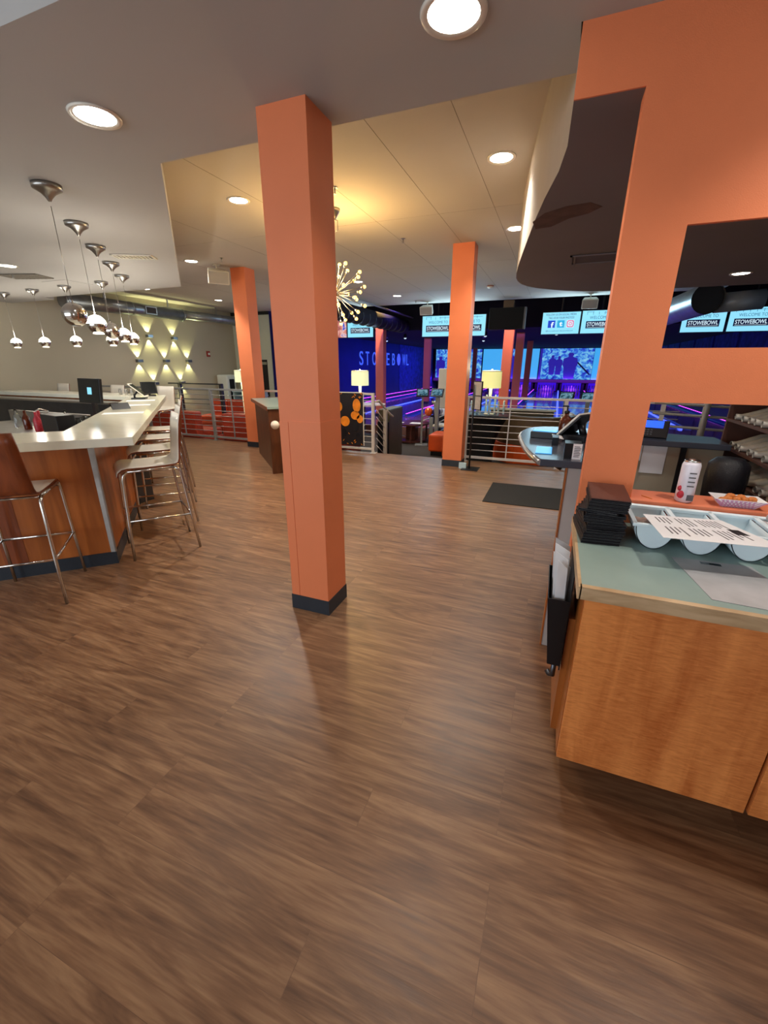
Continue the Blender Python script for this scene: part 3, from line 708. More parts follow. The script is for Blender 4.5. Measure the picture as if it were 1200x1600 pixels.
# inner work rail of the far arm and equipment
t = thing('back_work_rail', 'steel work rail inside the far arm of the bar', 'work surface', (-8, 4.6, .9))
MB().box(-9.6, -6.15, 4.45, 4.70, .93, .955).build('rail_top', 'brushed_steel', t, world=True)
MB().box(-9.6, -6.2, 4.5, 4.75, .0, .93).build('rail_body', 'dark_steel', t, world=True)
t = thing('steel_back_counter', 'steel bar counter holding the point of sale screen', 'counter', (-4.6, 3.2, 0))
MB().box(-4.88, -4.22, 2.95, 3.42, .86, .9).build('top', 'brushed_steel', t, world=True)
MB().box(-4.85, -4.25, 2.98, 3.40, 0, .86).build('body', 'dark_steel', t, world=True)
t = thing('sink_unit', 'low steel sink unit inside the bar at the left edge', 'sink', (-5.6, 2.9, 0))
MB().box(-6.4, -4.95, 2.5, 3.3, 0, .82).build('body', 'brushed_steel', t, world=True)
b = MB(); b.box(-6.4, -4.95, 3.3, 3.34, .0, .95); b.build('backsplash', 'brushed_steel', t, world=True)
b = MB(); b.tube([(-5.5, 3.22, .82), (-5.5, 3.22, .98), (-5.5, 3.14, 1.01), (-5.5, 3.08, .98)], .010, 8); b.build('faucet', 'chrome', t, world=True)
t = thing('pos_monitor', 'black monitor with small blue window, inside the bar', 'monitor', (-4.55, 3.08, .9), -.12)
MB().cbox((0, 0, .335), (.40, .03, .25), Matrix.Rotation(-.12, 4, 'X')).build('bezel', 'black_plastic', t, bevel=.004)
MB().cbox((0, -.0165, .335), (.375, .002, .225), Matrix.Rotation(-.12, 4, 'X')).build('screen', 'screen_dark', t)
MB().cbox((0.02, -.019, .335), (.075, .002, .07), Matrix.Rotation(-.12, 4, 'X')).build('window', 'screen_cyan', t)
MB().box(-.08, .08, -.02, .14, 0, .02).build('foot', 'black_plastic', t); MB().box(-.03, .03, .04, .07, .0, .3).build('stand', 'black_plastic', t)
t = thing('printer', 'dark angled screen back leaning to the right of the black monitor', 'terminal', (-4.36, 3.33, .9), -.3)
MB().cbox((.02, 0, .13), (.02, .18, .2), Matrix.Rotation(-.7, 4, 'Y')).build('bezel', 'black_plastic', t); MB().box(-.05, .09, -.06, .06, 0, .05).build('base', 'black_plastic', t)
t = thing('speed_bin', 'black square bin inside the bar before the glasses', 'bin', (-4.02, 2.42, .8), -.2)
MB().cbox((0, 0, .14), (.32, .14, .29)).build('bin', 'black_plastic', t, bevel=.006)
onething('glass_shelf', lambda b: b.box(-4.4, -3.72, 2.52, 2.95, .83, .86), 'brushed_steel', (-4, 2.6, .83), 'steel glass shelf inside the bar corner', 'shelf')
gp = None
for i in range(4):
    for j in range(3):
        x_, y_ = -3.86 - i * .10 - j * .06, 2.62 + j * .11 + i * .0
        if gp is None:
            gp = MB().lathe([(.028, 0), (.034, .005), (.040, .15), (.037, .15), (.031, .012), (.001, .011)], seg=14, caps=False).build('pint_glass', 'glass')
            o = gp; tag(o, 'clear upturned pint glass on the steel shelf inside the bar', 'glass', 'pint glasses inside the bar')
        else: o = gp.copy(); COL.objects.link(o)
        o.location = (x_, y_, .861)
for i, (x_, y_, mm_, lb) in enumerate(((-5.35, 2.9, 'amber_glass', 'amber bottle at the sink'), (-5.2, 2.95, 'red_print', 'red-labelled bottle among the sink bottles'), (-5.08, 2.85, 'red_print', 'second red bottle at the sink, nearest the steel counter'), (-5.6, 2.95, 'glass', 'clear bottle at the left end of the sink'), (-5.0, 3.1, 'glass', 'clear short bottle at the right of the sink bottles'))):
    b = MB(); b.lathe([(.034, 0), (.036, .01), (.036, .12), (.014, .16), (.013, .20)], (x_, y_, .82), 14)
    tag(b.place('bottle', mm_, (x_, y_, .82)), lb, 'bottle', 'bottles by the bar sink')
t = thing('white_cloth', 'folded white cloth lying on the steel counter below the monitor', 'cloth', (-4.42, 3.02, .902))
MB().cbox((.06, 0.02, .012), (.12, .12, .024)).build('cloth', 'napkin', t, bevel=.005)
# on the counter
def slip(x_, y_, rz, sx, sy, label, m='paper'):
    b = MB(); b.cbox((x_, y_, 1.032), (sx, sy, .003), Matrix.Translation((x_, y_, 1.032)) @ Matrix.Rotation(rz, 4, 'Z') @ Matrix.Translation((-x_, -y_, -1.032)))
    tag(b.place('placemat_menu', m, (x_, y_, 1.031)), label, 'menu', 'menus on the bar counter')
slip(-4.05, 3.07, .79, .36, .16, 'white menu strip on the bar counter, nearest of three')
slip(-4.72, 3.74, .79, .34, .16, 'white menu on the bar counter, middle of three')
slip(-5.25, 4.27, .79, .34, .16, 'white menu on the bar counter, farthest of three')
for i, (x_, y_, rz, lb) in enumerate(((-5.55, 4.5, -.9, 'white framed tablet tilted on its stand at the far bar corner'), (-5.95, 5.02, .9, 'second tilted tablet with dark back beyond the first'))):
    t = thing('tablet_stand', lb, 'tablet', (x_, y_, 1.03), rz, 'tablets on the bar')
    mm = Matrix.Translation((0, 0, .12)) @ Matrix.Rotation(.85 if i == 0 else -.9, 4, 'X')
    MB().cbox((0, 0, 0), (.22, .012, .27), mm).build('tablet', 'white_laminate' if i == 0 else 'black_plastic', t, bevel=.003)
    MB().cbox((0, -.007 if i else .007, 0), (.19, .003, .23), mm).build('screen', 'screen_dark', t)
    b = MB(); b.tube([(0, 0, .12), (0, .06 if i else -.06, .05), (0, .06 if i else -.06, .0)], .014, 8); b.cbox((0, 0, .008), (.16, .18, .016)); b.build('stand', 'black_plastic', t)
for i, x_ in enumerate((-6.3, -6.42, -6.55)):
    b = MB(); b.lathe([(.022, 0), (.022, .07), (.016, .08), (.016, .095)], (x_, 4.98, 1.03), 12)
    tag(b.place('shaker', 'brushed_steel', (x_, 4.98, 1.03)), 'small steel shaker on the far arm of the bar', 'shaker', 'shakers on the bar')

# ------------------------------------------------------------------ bar stools
def make_stool(label):
    t = thing('bar_stool', label, 'bar stool', (0, 0, 0), 0, 'plywood and chrome bar stools')
    prof = [(.235, .685), (.225, .715), (.20, .735), (.16, .742), (.05, .738), (-.10, .738), (-.175, .742)]
    bp = [(-.175, .742), (-.20, .752), (-.212, .78), (-.222, .85), (-.235, .95), (-.25, 1.05), (-.268, 1.125)]
    def shell(pr_, w0, w1, name):
        b = MB(); n = len(pr_) - 1; nx = 6
        def wv(u): return w0 + (w1 - w0) * u
        P_ = []
        for i, (y_, z_) in enumerate(pr_):
            a_ = pr_[max(i - 1, 0)]; c_ = pr_[min(i + 1, n)]
            tx, tz = c_[0] - a_[0], c_[1] - a_[1]; L_ = math.hypot(tx, tz); nx_, nz_ = tz / L_, -tx / L_
            P_.append((y_, z_, nx_, nz_))
        T = .006
        for side, mi in ((1, 0), (-1, 1)):
            rows = []
            for i, (y_, z_, ny, nz) in enumerate(P_):
                ww = wv(i / n) / 2
                rows.append([b.bm.verts.new((ww * (2 * k / nx - 1), y_ + ny * T * side, z_ + nz * T * side)) for k in range(nx + 1)])
            for i in range(n):
                for k in range(nx):
                    f = b.bm.faces.new((rows[i][k], rows[i][k + 1], rows[i + 1][k + 1], rows[i + 1][k])); f.smooth = True; f.material_index = mi
            if side == 1: R1 = rows
            else: R2 = rows
        for i in range(n):
            for k in (0, nx):
                f = b.bm.faces.new((R1[i][k], R1[i + 1][k], R2[i + 1][k], R2[i][k])); f.material_index = 1
        for i in (0, n):
            for k in range(nx):
                f = b.bm.faces.new((R1[i][k], R1[i][k + 1], R2[i][k + 1], R2[i][k])); f.material_index = 1
        return b.build(name, ['white_laminate', 'brown_ply'], t)
    shell(prof, .40, .40, 'seat'); shell(bp, .40, .36, 'backrest')
    for s_ in (-1, 1):
        x_ = s_ * .205
        MB().tube([(x_ * 1.05, .235, 0), (x_ * 1.02, .222, .32), (x_, .205, .66), (x_, .195, .70), (x_, .165, .722)], .0105, 8).build('leg', 'chrome', t)
        MB().tube([(x_ * 1.05, -.265, 0), (x_ * 1.02, -.235, .32), (x_, -.205, .66), (x_, -.195, .70), (x_, -.165, .722)], .0105, 8).build('leg', 'chrome', t)
        MB().tube([(x_, .165, .722), (x_, -.165, .722)], .0105, 8).build('seat_rail', 'chrome', t)
        MB().tube([(x_ * 1.02, .222, .33), (x_ * 1.02, -.235, .31)], .008, 8).build('side_bar', 'chrome', t)
    MB().tube([(-.21, .222, .33), (.21, .222, .33)], .0095, 8).build('footrest', 'chrome', t)
    MB().tube([(-.21, -.235, .31), (.21, -.235, .31)], .008, 8).build('back_bar', 'chrome', t)
    MB().tube([(-.205, -.165, .716), (.205, -.165, .716)], .0085, 8).build('cross_rail', 'chrome', t)
    return t
s0 = make_stool('bar stool seen from behind at the left edge, at the near bar front')
s0.location = (-3.175, 1.525, 0); s0.rotation_euler = (0, 0, math.radians(43.8))
lb = ['nearest stool of the row along the right side of the bar', 'second stool from the near corner along the right side of the bar', 'third stool from the near corner along the right side of the bar', 'farthest stool of the row along the right side of the bar']
for k in range(4):
    dup(s0, (-3.04 - .50 * k, 2.43 + .50 * k, 0), math.radians(146.5 - 3 * k), 'bar stool, ' + lb[k])
lf = ['stool beyond the far bar corner, white back facing the room', 'stool behind the tablets across the far bar arm', 'stool right of the monitor, across the far bar arm', 'stool mostly hidden by the black monitor across the bar', 'leftmost white-backed stool across the far bar arm']
for k, (x_, y_) in enumerate(((-6.53, 5.62), (-7.75, 5.6), (-8.6, 5.6), (-9.3, 5.6))):
    dup(s0, (x_, y_, 0), PI + (0 if k else .1), 'bar ' + lf[k])

# ================================================================== RAILINGS
def post(b, x_, y_, z0, z1, w_=.05): b.box(x_ - w_ / 2, x_ + w_ / 2, y_ - w_ / 2, y_ + w_ / 2, z0, z1)
def railing(name, label, x0, x1, y_, posts, balus, m, z0=0):
    t = thing(name, label, 'railing', (x0, y_, z0), group='horizontal bar railings')
    MB().box(x0, x1, y_ - .022, y_ + .022, z0 + 1.01, z0 + 1.045).build('top_rail', m, t, world=True, bevel=.004)
    MB().box(x0, x1, y_ - .018, y_ + .018, z0 + .055, z0 + .09).build('bottom_rail', m, t, world=True)
    for k in range(8):
        z_ = z0 + .09 + (k + 1) * .1033
        MB().tube([(x0, y_, z_), (x1, y_, z_)], .0065, 6).build('rod', m, t, world=True)
    for p in posts:
        b = MB(); post(b, p, y_, z0, z0 + 1.03); b.box(p - .05, p + .05, y_ - .05, y_ + .05, z0, z0 + .008); b.build('post', m, t, world=True)
    for p in balus: MB().box(p - .008, p + .008, y_ - .012, y_ + .012, z0 + .07, z0 + 1.03).build('baluster', m, t, world=True)
    return t
railing('railing', 'grey railing along the red lounge, left of the orange column', -9.9, -5.46, 6.9, (-8.3, -6.5), (-9.1, -7.3, -6.0, -5.5), 'painted_rail')
railing('railing', 'grey railing between the left column and the steps, carrying the banner', -5.15, -2.9, 6.9, (-4.2, -2.925), (-3.6,), 'pale_rail')
railing('railing', 'grey railing between the right column and the host desk', -1.3, 1.6, 6.9, (-1.28, .17, 1.4), (-.62, .8), 'pale_rail')
# sloping rail at the steps
t = thing('stair_rail', 'pale sloping handrail going down the steps', 'handrail', (-2.9, 7.2, LZ))
def sl(y_): return max(0, (y_ - 6.95)) * -.55
MB().tube([(-2.9, 6.92, .90), (-2.9, 7.1, .90), (-2.88, 7.62, .62), (-2.86, 7.72, .57)], .02, 8).build('handrail', 'pale_rail', t, world=True)
b = MB(); b.box(-2.925, -2.865, 7.38, 7.44, LZ, .72); b.build('post', 'pale_rail', t, world=True)
for k in range(7):
    z_ = .76 - k * .125
    MB().tube([(-2.895, 6.975, z_), (-2.9, 7.4, z_ - .25)], .0065, 6).build('rod', 'pale_rail', t, world=True)
t = thing('ramp_rail', 'grey tubular ramp rail seen through the lower opening', 'handrail', (1.9, 5.9, 0))
for p_ in (((1.62, 5.9, 0), (1.62, 5.9, 1.12), (1.70, 5.9, 1.2)), ((2.2, 5.9, .5), (2.28, 5.9, 1.2)), ((2.02, 5.9, .62), (1.98, 5.9, 1.2))):
    MB().tube(p_, .035, 10).build('post', 'painted_rail', t, world=True)
for z_ in (.84, .98, 1.1):
    MB().tube([(1.1, 5.9, z_), (2.3, 5.9, z_ - .05)], .016, 8).build('rail', 'painted_rail', t, world=True)
# distant rail beyond the lounge
t = thing('lounge_rail', 'dark grey rail behind the red sofas near the sconce wall', 'railing', (-8.9, 8.6, LZ))
MB().box(-9.9, -8.05, 8.98, 9.02, 1.0, 1.03).build('top_rail', 'dark_steel', t, world=True)
for z_ in (.5, .62, .74, .86): MB().tube([(-9.9, 9, z_), (-8.05, 9, z_)], .008, 6).build('rod', 'dark_steel', t, world=True)
for x_ in (-8.1, -9.5): MB().box(x_ - .04, x_ + .04, 8.96, 9.04, LZ, 1.02).build('post', 'dark_steel', t, world=True)

# ================================================================== LOUNGE (left)
def sofa(loc, rz, label, L=1.9, m='red_vinyl', n=3, D_=.8, bh=.88):
    t = thing('sofa', label, 'sofa', loc, rz, 'red lounge sofas')
    MB().box(-L / 2, L / 2, -D_ / 2, D_ / 2, .06, .30).build('base', m, t, bevel=.02)
    for k in range(n):
        x0 = -L / 2 + k * L / n
        MB().box(x0 + .006, x0 + L / n - .006, -D_ / 2 + .02, D_ / 2 - .2, .30, .46).build('seat_cushion', m, t, bevel=.03)
        MB().box(x0 + .006, x0 + L / n - .006, D_ / 2 - .22, D_ / 2, .30, bh).build('back_cushion', m, t, bevel=.04)
    return t
sofa((-8.3, 7.5, LZ), PI, 'red sofa with its back to the railing, left part of the lounge', 2.2)
sofa((-6.0, 7.5, LZ), PI, 'red sofa behind the railing beside the orange column', 1.0, n=1)
sofa((-8.6, 9.9, LZ), 0, 'red sofa at the far side of the lounge', 2.0)
sofa((-6.2, 9.85, LZ), .25, 'paler red curved sofa end in the middle of the lounge', 1.8, n=2, bh=.98)
t = thing('lounge_table', 'black cube table with pale top in the red lounge', 'table', (-6.2, 8.25, LZ))
MB().box(-.26, .26, -.3, .3, 0, .86).build('body', 'black_plastic', t); MB().box(-.28, .28, -.32, .32, .86, .9).build('top', 'white_laminate', t, bevel=.003)
t = thing('water_dispenser', 'white upright dispenser with dark recess on the sconce wall', 'dispenser', (-9.7, 11.05, LZ))
MB().box(-.2, .2, -.2, .2, 0, 1.55).build('body', 'water_white', t, bevel=.04)
MB().box(.1, .205, -.1, .12, .75, 1.42).build('recess', 'black_plastic', t)
for i, z_ in enumerate((1.02, .86)):
    pass
t = thing('side_counter', 'pale blue shelving table by the far white wall', 'table', (-9.0, 11.2, LZ))
for z_ in (.68, .92, 1.04): MB().box(-.45, .55, -.25, .25, z_, z_ + .03).build('shelf', 'ice_blue', t)
for x_ in (-.43, .5): MB().box(x_, x_ + .04, -.23, .23, 0, 1.07).build('leg', 'ice_blue', t)
def lamp(loc, label, h, r=.19, base=.0, m='lamp_shade', e=8):
    t = thing('table_lamp', label, 'lamp', loc, 0, 'lit lamps with drum shades')
    MB().lathe([(.09, 0), (.09, .015), (.02, .03), (.016, .06)], seg=16).build('base', 'cream_plastic', t)
    MB().lathe([(.016, .05), (.018, h * .4), (.028, h)], seg=12).build('stem', 'lamp_shade_pale', t)
    MB().lathe([(r, h - .01), (r * .98, h + .27)], seg=28, caps=False).build('shade', m, t)
    MB().lathe([(r * .99, h + .26), (r, h + .275)], seg=28, caps=False).build('shade_rim', 'white_laminate', t)
    MB().sphere((0, 0, h + .14), .03, 10).build('bulb', 'bulb_glow', t)
    MB().lathe([(.01, h + .14), (.012, h + .30)], seg=8).build('finial', 'white_laminate', t)
    point('lamp_light', (0, 0, h + .34), e, (1, .9, .6), .06, t)
    return t
lamp((-3.72, 8.1, .30), 'lit square-looking lamp before the navy wall, above the oval tables', .82, .175, m='lamp_shade_pale')
lamp((-1.06, 7.75, .683), 'lit yellow drum lamp on the black draped table', .46, .17)
lamp((-7.42, 9.0, .25), 'lit white lamp at the left edge of the left orange column', .84, .16, m='lamp_shade_pale')
t = thing('console_table', 'dark console table carrying the white lamp in the red lounge', 'table', (-7.42, 9.0, LZ))
MB().box(-.2, .2, -.15, .15, 0, .56).build('body', 'dark_wood', t); MB().box(-.21, .21, -.17, .17, .56, .6).build('top', 'dark_wood', t)

# drink ledge between the columns, parallel with the bar
t = thing('drink_ledge', 'brown wood drink ledge with pale top behind the big column', 'ledge', (-3.62, 4.9, 0))
d = Vector((-S2, S2)); n_ = Vector((S2, S2)); e0 = Vector((-3.70, 4.90))
def lp(a, b_): return tuple(e0 + d * a + n_ * b_)
MB().prism([lp(0, .04), lp(.05, .04), lp(.05, .45), lp(0, .45)], 0, .92).build('end_panel', 'dark_wood', t, world=True)
MB().prism([lp(.05, .08), lp(1.7, .08), lp(1.7, .2), lp(.05, .2)], 0, .92).build('panel', 'dark_wood', t, world=True)
MB().prism([lp(-.02, .03), lp(1.72, .03), lp(1.72, .48), lp(-.02, .48)], .92, .95).build('top', 'teal_laminate', t, world=True)
MB().prism([lp(-.02, .02), lp(1.72, .02), lp(1.72, .03), lp(-.02, .03)], .90, .952).build('edge', 'brown_ply', t, world=True)
MB().sphere((-3.52, 4.86, .72), .06, 14).place('balloon_ball', 'white_laminate', (-3.52, 4.86, .72))
tag(D.objects['balloon_ball'], 'small white rounded knob at the drink ledge end, behind the big column', 'knob')

# banner on the railing (plain generic pumpkin pattern)
t = thing('banner', 'orange and black balloon print banner hung on the railing', 'banner', (-3.45, 6.86, .55))
MB().box(-3.85, -3.09, 6.852, 6.862, .13, 1.05).build('cloth', 'print_black', t, world=True)
b = MB()
def disc(b, cx, cz, rx_, rz_, y_=6.848, th=.004, seg=20):
    v = [b.bm.verts.new((cx + rx_ * math.cos(2 * PI * k / seg), y_, cz + rz_ * math.sin(2 * PI * k / seg))) for k in range(seg)]
    w_ = [b.bm.verts.new((p.co.x, y_ + th, p.co.z)) for p in v]
    b.bm.faces.new(v); b.bm.faces.new(w_[::-1])
    for k in range(seg): b.bm.faces.new((v[k], v[(k + 1) % seg], w_[(k + 1) % seg], w_[k]))
for cx, cz, rx_, rz_ in ((-3.22, .83, .075, .115), (-3.25, .66, .085, .075), (-3.16, .60, .06, .07), (-3.6, .8, .1, .1), (-3.45, .55, .09, .09)): disc(b, cx, cz, rx_, rz_)
b.build('orange_balloon_print', 'pumpkin_print', t, world=True)
b = MB()
for cx, cz, rx_, rz_ in ((-3.24, .47, .055, .09), (-3.18, .28, .05, .06), (-3.5, .35, .07, .08)): disc(b, cx, cz, rx_, rz_, 6.846)
b.build('black_balloon_print', 'black_leather', t, world=True)
b = MB()
random.seed(5)
for k in range(26):
    cx, cz = random.uniform(-3.82, -3.11), random.choice([random.uniform(.15, .4), random.uniform(.95, 1.04)])
    b.cbox((0, 0, 0), (.035, .003, .01), Matrix.Translation((cx, 6.849, cz)) @ Matrix.Rotation(random.uniform(-1, 1), 4, 'Y'))
b.build('confetti_print', 'pumpkin_print', t, world=True)
b = MB(); b.box(-3.095, -3.085, 6.848, 6.866, .13, 1.05); b.box(-3.85, -3.09, 6.848, 6.866, 1.04, 1.055); b.build('hem', 'white_laminate', t, world=True)

# ================================================================== CONCOURSE BEYOND THE STEPS
t = thing('coffee_table', 'round brown two-tier low table on the dark carpet', 'table', (-3.32, 10.4, LZ))
def oval(b, rx_, ry_, z0, z1, seg=32):
    b.prism([(rx_ * math.cos(2 * PI * k / seg), ry_ * math.sin(2 * PI * k / seg)) for k in range(seg)], z0, z1)
b = MB(); oval(b, .42, .5, .43, .47); b.build('top', 'table_brown', t, bevel=.004)
b = MB(); oval(b, .38, .46, .02, .06); b.build('lower_shelf', 'table_brown', t)
MB().box(-.12, .12, -.14, .14, .06, .43).build('core', 'table_brown', t)
for a in (.4, 1.9, 3.5, 5.0):
    x_, y_ = .36 * math.cos(a), .44 * math.sin(a); MB().box(x_ - .02, x_ + .02, y_ - .02, y_ + .02, 0, .43).build('leg', 'table_brown', t)
onething('paper_menu', lambda b: b.box(-3.32, -3.04, 10.15, 10.4, LZ + .471, LZ + .474), 'paper', (-3.2, 10, LZ + .471), 'white paper lying on the round brown low table', 'paper')
onething('paper_napkin', lambda b: b.box(-3.62, -3.5, 10.2, 10.32, LZ + .471, LZ + .474), 'paper', (-3.5, 10, LZ + .471), 'small white napkin at the left of the round brown low table', 'napkin')
t = thing('ottoman', 'orange vinyl cube ottoman half behind the right column', 'ottoman', (-2.1, 9.02, LZ))
MB().box(-.32, .38, -.3, .3, .09, .46).build('cushion', 'orange_vinyl', t, bevel=.04)
MB().box(-.27, .33, -.25, .25, 0, .09).build('base', 'black_plastic', t)
def kiosk(x_, y_, rz, label, hz=.95, pr_=.03):
    t = thing('scoring_console', label, 'console', (x_, y_, LZ), rz, 'scoring consoles')
    MB().cbox((0, 0, .01), (.3, .3, .02)).build('foot', 'painted_rail', t)
    MB().box(-pr_, pr_, -pr_, pr_, .02, hz + .22).build('pole', 'painted_rail', t)
    mm = Matrix.Translation((0, -.02, hz + .35)) @ Matrix.Rotation(.45, 4, 'X')
    MB().cbox((0, 0, -.05), (.1, .09, .1), mm).build('bracket', 'painted_rail', t)
    mm = Matrix.Translation((0, -.05, hz + .32)) @ Matrix.Rotation(-.55, 4, 'X')
    MB().cbox((0, 0, 0), (.29, .035, .2), mm).build('bezel', 'black_plastic', t, bevel=.005)
    MB().cbox((0, -.0185, 0), (.235, .003, .15), mm).build('screen', 'console_screen', t)
kiosk(-2.92, 9.9, .25, 'slim scoring console with tilted black screen, left of the pair', .92, .022)
kiosk(-2.5, 9.7, -.05, 'thicker scoring console next to the orange ottoman', .94, .04)
kiosk(.22, 9.5, -.2, 'scoring console behind the right railing, left of the pair', .95, .04)
kiosk(.62, 9.5, -.1, 'scoring console behind the right railing, nearest the orange pier', .95, .04)
t = thing('moulded_chair', 'white rounded high-backed chair behind the right column', 'chair', (-2.42, 10.22, LZ))
MB().box(-.26, .26, .16, .2, .85, 1.78).build('backrest', 'cream_plastic', t, bevel=.018)
b = MB(); b.box(-.25, .25, -.25, .18, .44, .5); b.build('seat', 'cream_plastic', t, bevel=.02)
b = MB(); b.tube([(-.25, .1, .5), (-.28, .0, .95), (-.28, -.2, 1.02), (-.15, -.24, 1.03)], .028, 8); b.build('armrest', 'cream_plastic', t)
MB().lathe([(.2, 0), (.2, .02), (.03, .04), (.03, .45)], seg=16).build('pedestal', 'painted_rail', t)
def ball_return(x_, y_, label, balls):
    t = thing('ball_return', label, 'ball return', (x_, y_, LZ), group='ball returns')
    for z_ in (.28, .40, .52, .64):
        for s_ in (-1, 1): MB().tube([(s_ * .22, -.55, z_), (s_ * .22, .5, z_)], .016, 8).build('rail', 'cream_plastic', t)
    b = MB(); b.box(-.05, .05, -.52, -.46, 0, .62); b.box(-.05, .05, .3, .36, 0, .62); b.build('end_post', 'painted_rail', t, bevel=.01)
    b = MB(); b.sphere((0, .45, .5), .32, 18, z0=-.2, sx=.8); b.build('hood', 'cream_plastic', t)
    MB().box(-.2, .2, .13, .2, .3, .62).build('hood_mouth', 'black_plastic', t)
    for i, (m_, c_) in enumerate(balls):
        b = MB(); p = (x_ + (-.1 if i % 2 else .1), y_ - .42 + .225 * (i // 2), LZ + .64 + .107 + .0)
        b.sphere(p, .108, 18)
        tag(b.place('bowling_ball', m_, p), c_, 'bowling ball', 'bowling balls')
ball_return(-2.82, 10.9, 'ball return rack between the consoles and the lanes, left', [('ball_navy', 'dark blue bowling ball on the left ball return, rear right'), ('ball_orange', 'orange and white bowling ball on the left ball return'), ('ball_white', 'white bowling ball on the left ball return'), ('ball_blue', 'glowing blue bowling ball on the left ball return')])
ball_return(.35, 10.55, 'ribbed pale ball return behind the right railing', [('ball_navy', 'dark blue bowling ball on the right ball return'), ('ball_white', 'white bowling ball on the right ball return')])
# booth with orange seat and brown rounded back
def booth(cx, cy, label, a0=.15, a1=PI - .15, r=.62):
    t = thing('booth', label, 'booth', (cx, cy, LZ), PI, 'curved booths beyond the right railing')
    def arc(b, r0, r1, z0, z1):
        n = 14; P_ = [(r1 * math.cos(a0 + (a1 - a0) * k / n), r1 * math.sin(a0 + (a1 - a0) * k / n)) for k in range(n + 1)]
        Q_ = [(r0 * math.cos(a0 + (a1 - a0) * k / n), r0 * math.sin(a0 + (a1 - a0) * k / n)) for k in range(n + 1)]
        b.prism(P_ + Q_[::-1], z0, z1)
    b = MB(); arc(b, r - .16, r, .46, .98); b.build('backrest', 'brown_vinyl', t, bevel=.015)
    b = MB(); arc(b, r - .02, r + .02, .10, .46); b.build('base', 'orange_vinyl', t, bevel=.01)
    b = MB(); arc(b, .12, r - .16, .30, .46); b.build('seat', 'orange_vinyl', t, bevel=.02)
booth(-1.58, 8.5, 'curved brown-backed booth with orange base, left of the black draped table', r=.44)
booth(-.3, 8.75, 'curved brown-backed booth with orange base, right of the black draped table', r=.72)
t = thing('half_wall', 'olive brown ledge behind the brown booths', 'ledge', (-.6, 9.3, LZ))
MB().box(-1.25, -.2, 9.15, 9.35, 0, .98).build('body', 'olive_vinyl', t, world=True) if False else MB().box(-.62, .62, -.1, .1, 0, .98).build('body', 'olive_vinyl', t)
MB().box(-.66, .66, -.13, .13, .98, 1.01).build('cap', 'cream_plastic', t)
t = thing('draped_table', 'high table in a fitted black cloth behind the right railing', 'table', (-1.2, 7.75, LZ))
MB().box(-.50, .50, -.3, .3, 1.0, 1.03).build('top', 'black_plastic', t)
b = MB()
def drape(u, v):
    a = 2 * PI * u; k = .30 + .70 * abs(2 * v - 1) ** 1.6 if v > .5 else .30 + .18 * abs(2 * v - 1) ** 1.3
    k = .52 + .48 * (max(0, v - .25) / .75) ** 2.0 + (.06 * (1 - v / .25) if v < .25 else 0)
    c_, s_ = math.cos(a), math.sin(a); sq = 1 / max(abs(c_), abs(s_)) ** .6
    return Vector((.50 * k * c_ * sq, .30 * k * s_ * sq, .0 + 1.035 * v))
b.grid(drape, 40, 14); b.build('cloth', 'black_cloth', t)
random.seed(11)
tp = None
for k in range(12):
    x_ = -1.66 + (k % 6) * .155 + (.07 if k > 5 else 0); y_ = 7.6 + (.2 if k > 5 else 0); h_ = .33 if 2 < (k % 6) < 5 else .24
    if abs(x_ + 1.06) < .05 and k > 5: continue
    if tp is None:
        tp = MB().lathe([(.016, 0), (.018, .004), (.018, .24), (.013, .27), (.012, .30)], seg=12).build('slim_bottle', 'ice_blue')
        tag(tp, 'slim pale bottle standing on the black draped table', 'bottle', 'slim bottles on the black draped table'); o = tp
    else: o = tp.copy(); COL.objects.link(o)
    o.location = (x_, y_, LZ + 1.036); o.scale = (1, 1, h_ / .3)
# tables left of the steps
for i, (x_, y_, z_, lb) in enumerate(((-4.45, 8.35, .62, 'pale oval table nearest the steps, behind the banner railing'), (-4.9, 9.5, .62, 'second pale oval table, behind the nearest one'), (-4.9, 10.9, .72, 'pale table farthest back by the navy wall'))):
    t = thing('oval_table', lb, 'table', (x_, y_, LZ), group='pale oval tables')
    b = MB(); oval(b, .62, .42, z_ + .1, z_ + .13); b.build('top', 'white_laminate', t, bevel=.003)
    MB().lathe([(.25, 0), (.25, .02), (.04, .04), (.04, z_ + .1)], seg=16).build('pedestal', 'dark_steel', t)
sofa((-4.5, 7.55, LZ), PI, 'dark red bench behind the banner railing', 1.7, n=2, bh=.75)
t = thing('end_booth', 'olive grey booth end beside the stair handrail', 'booth', (-3.1, 8.2, LZ))
MB().box(-.10, .14, -.4, .4, 0, 1.04).build('back', 'olive_vinyl', t, bevel=.03)
MB().box(-.10, .14, -.43, -.4, 0, .80).build('end_panel', 'black_plastic', t)

# sign stand and door mat
t = thing('sign_stand', 'black pole sign stand with framed sheet beside the right column', 'sign', (-1.07, 6.32, 0))
MB().box(-.13, .12, -.1, .16, 0, .012).build('base', 'black_plastic', t)
MB().tube([(-.02, 0, 0), (-.02, 0, 1.24)], .013, 8).build('pole', 'black_plastic', t)
mm = Matrix.Translation((.03, -.02, 1.09)) @ Matrix.Rotation(-.75, 4, 'Z')
MB().cbox((0, 0, 0), (.20, .016, .40), mm).build('frame', 'black_plastic', t)
MB().cbox((0, -.0085, .0), (.175, .003, .375), mm).build('sheet', 'grey_paper', t)
MB().cbox((0, -.011, -.0), (.175, .002, .012), mm).build('divider', 'black_plastic', t)
onething('small_tablet_box', lambda b: b.box(-1.25, -1.14, 6.32, 6.36, .0, .09), 'ice_blue', (-1.2, 6.34, 0), 'small pale box on the floor between column and sign base', 'box')
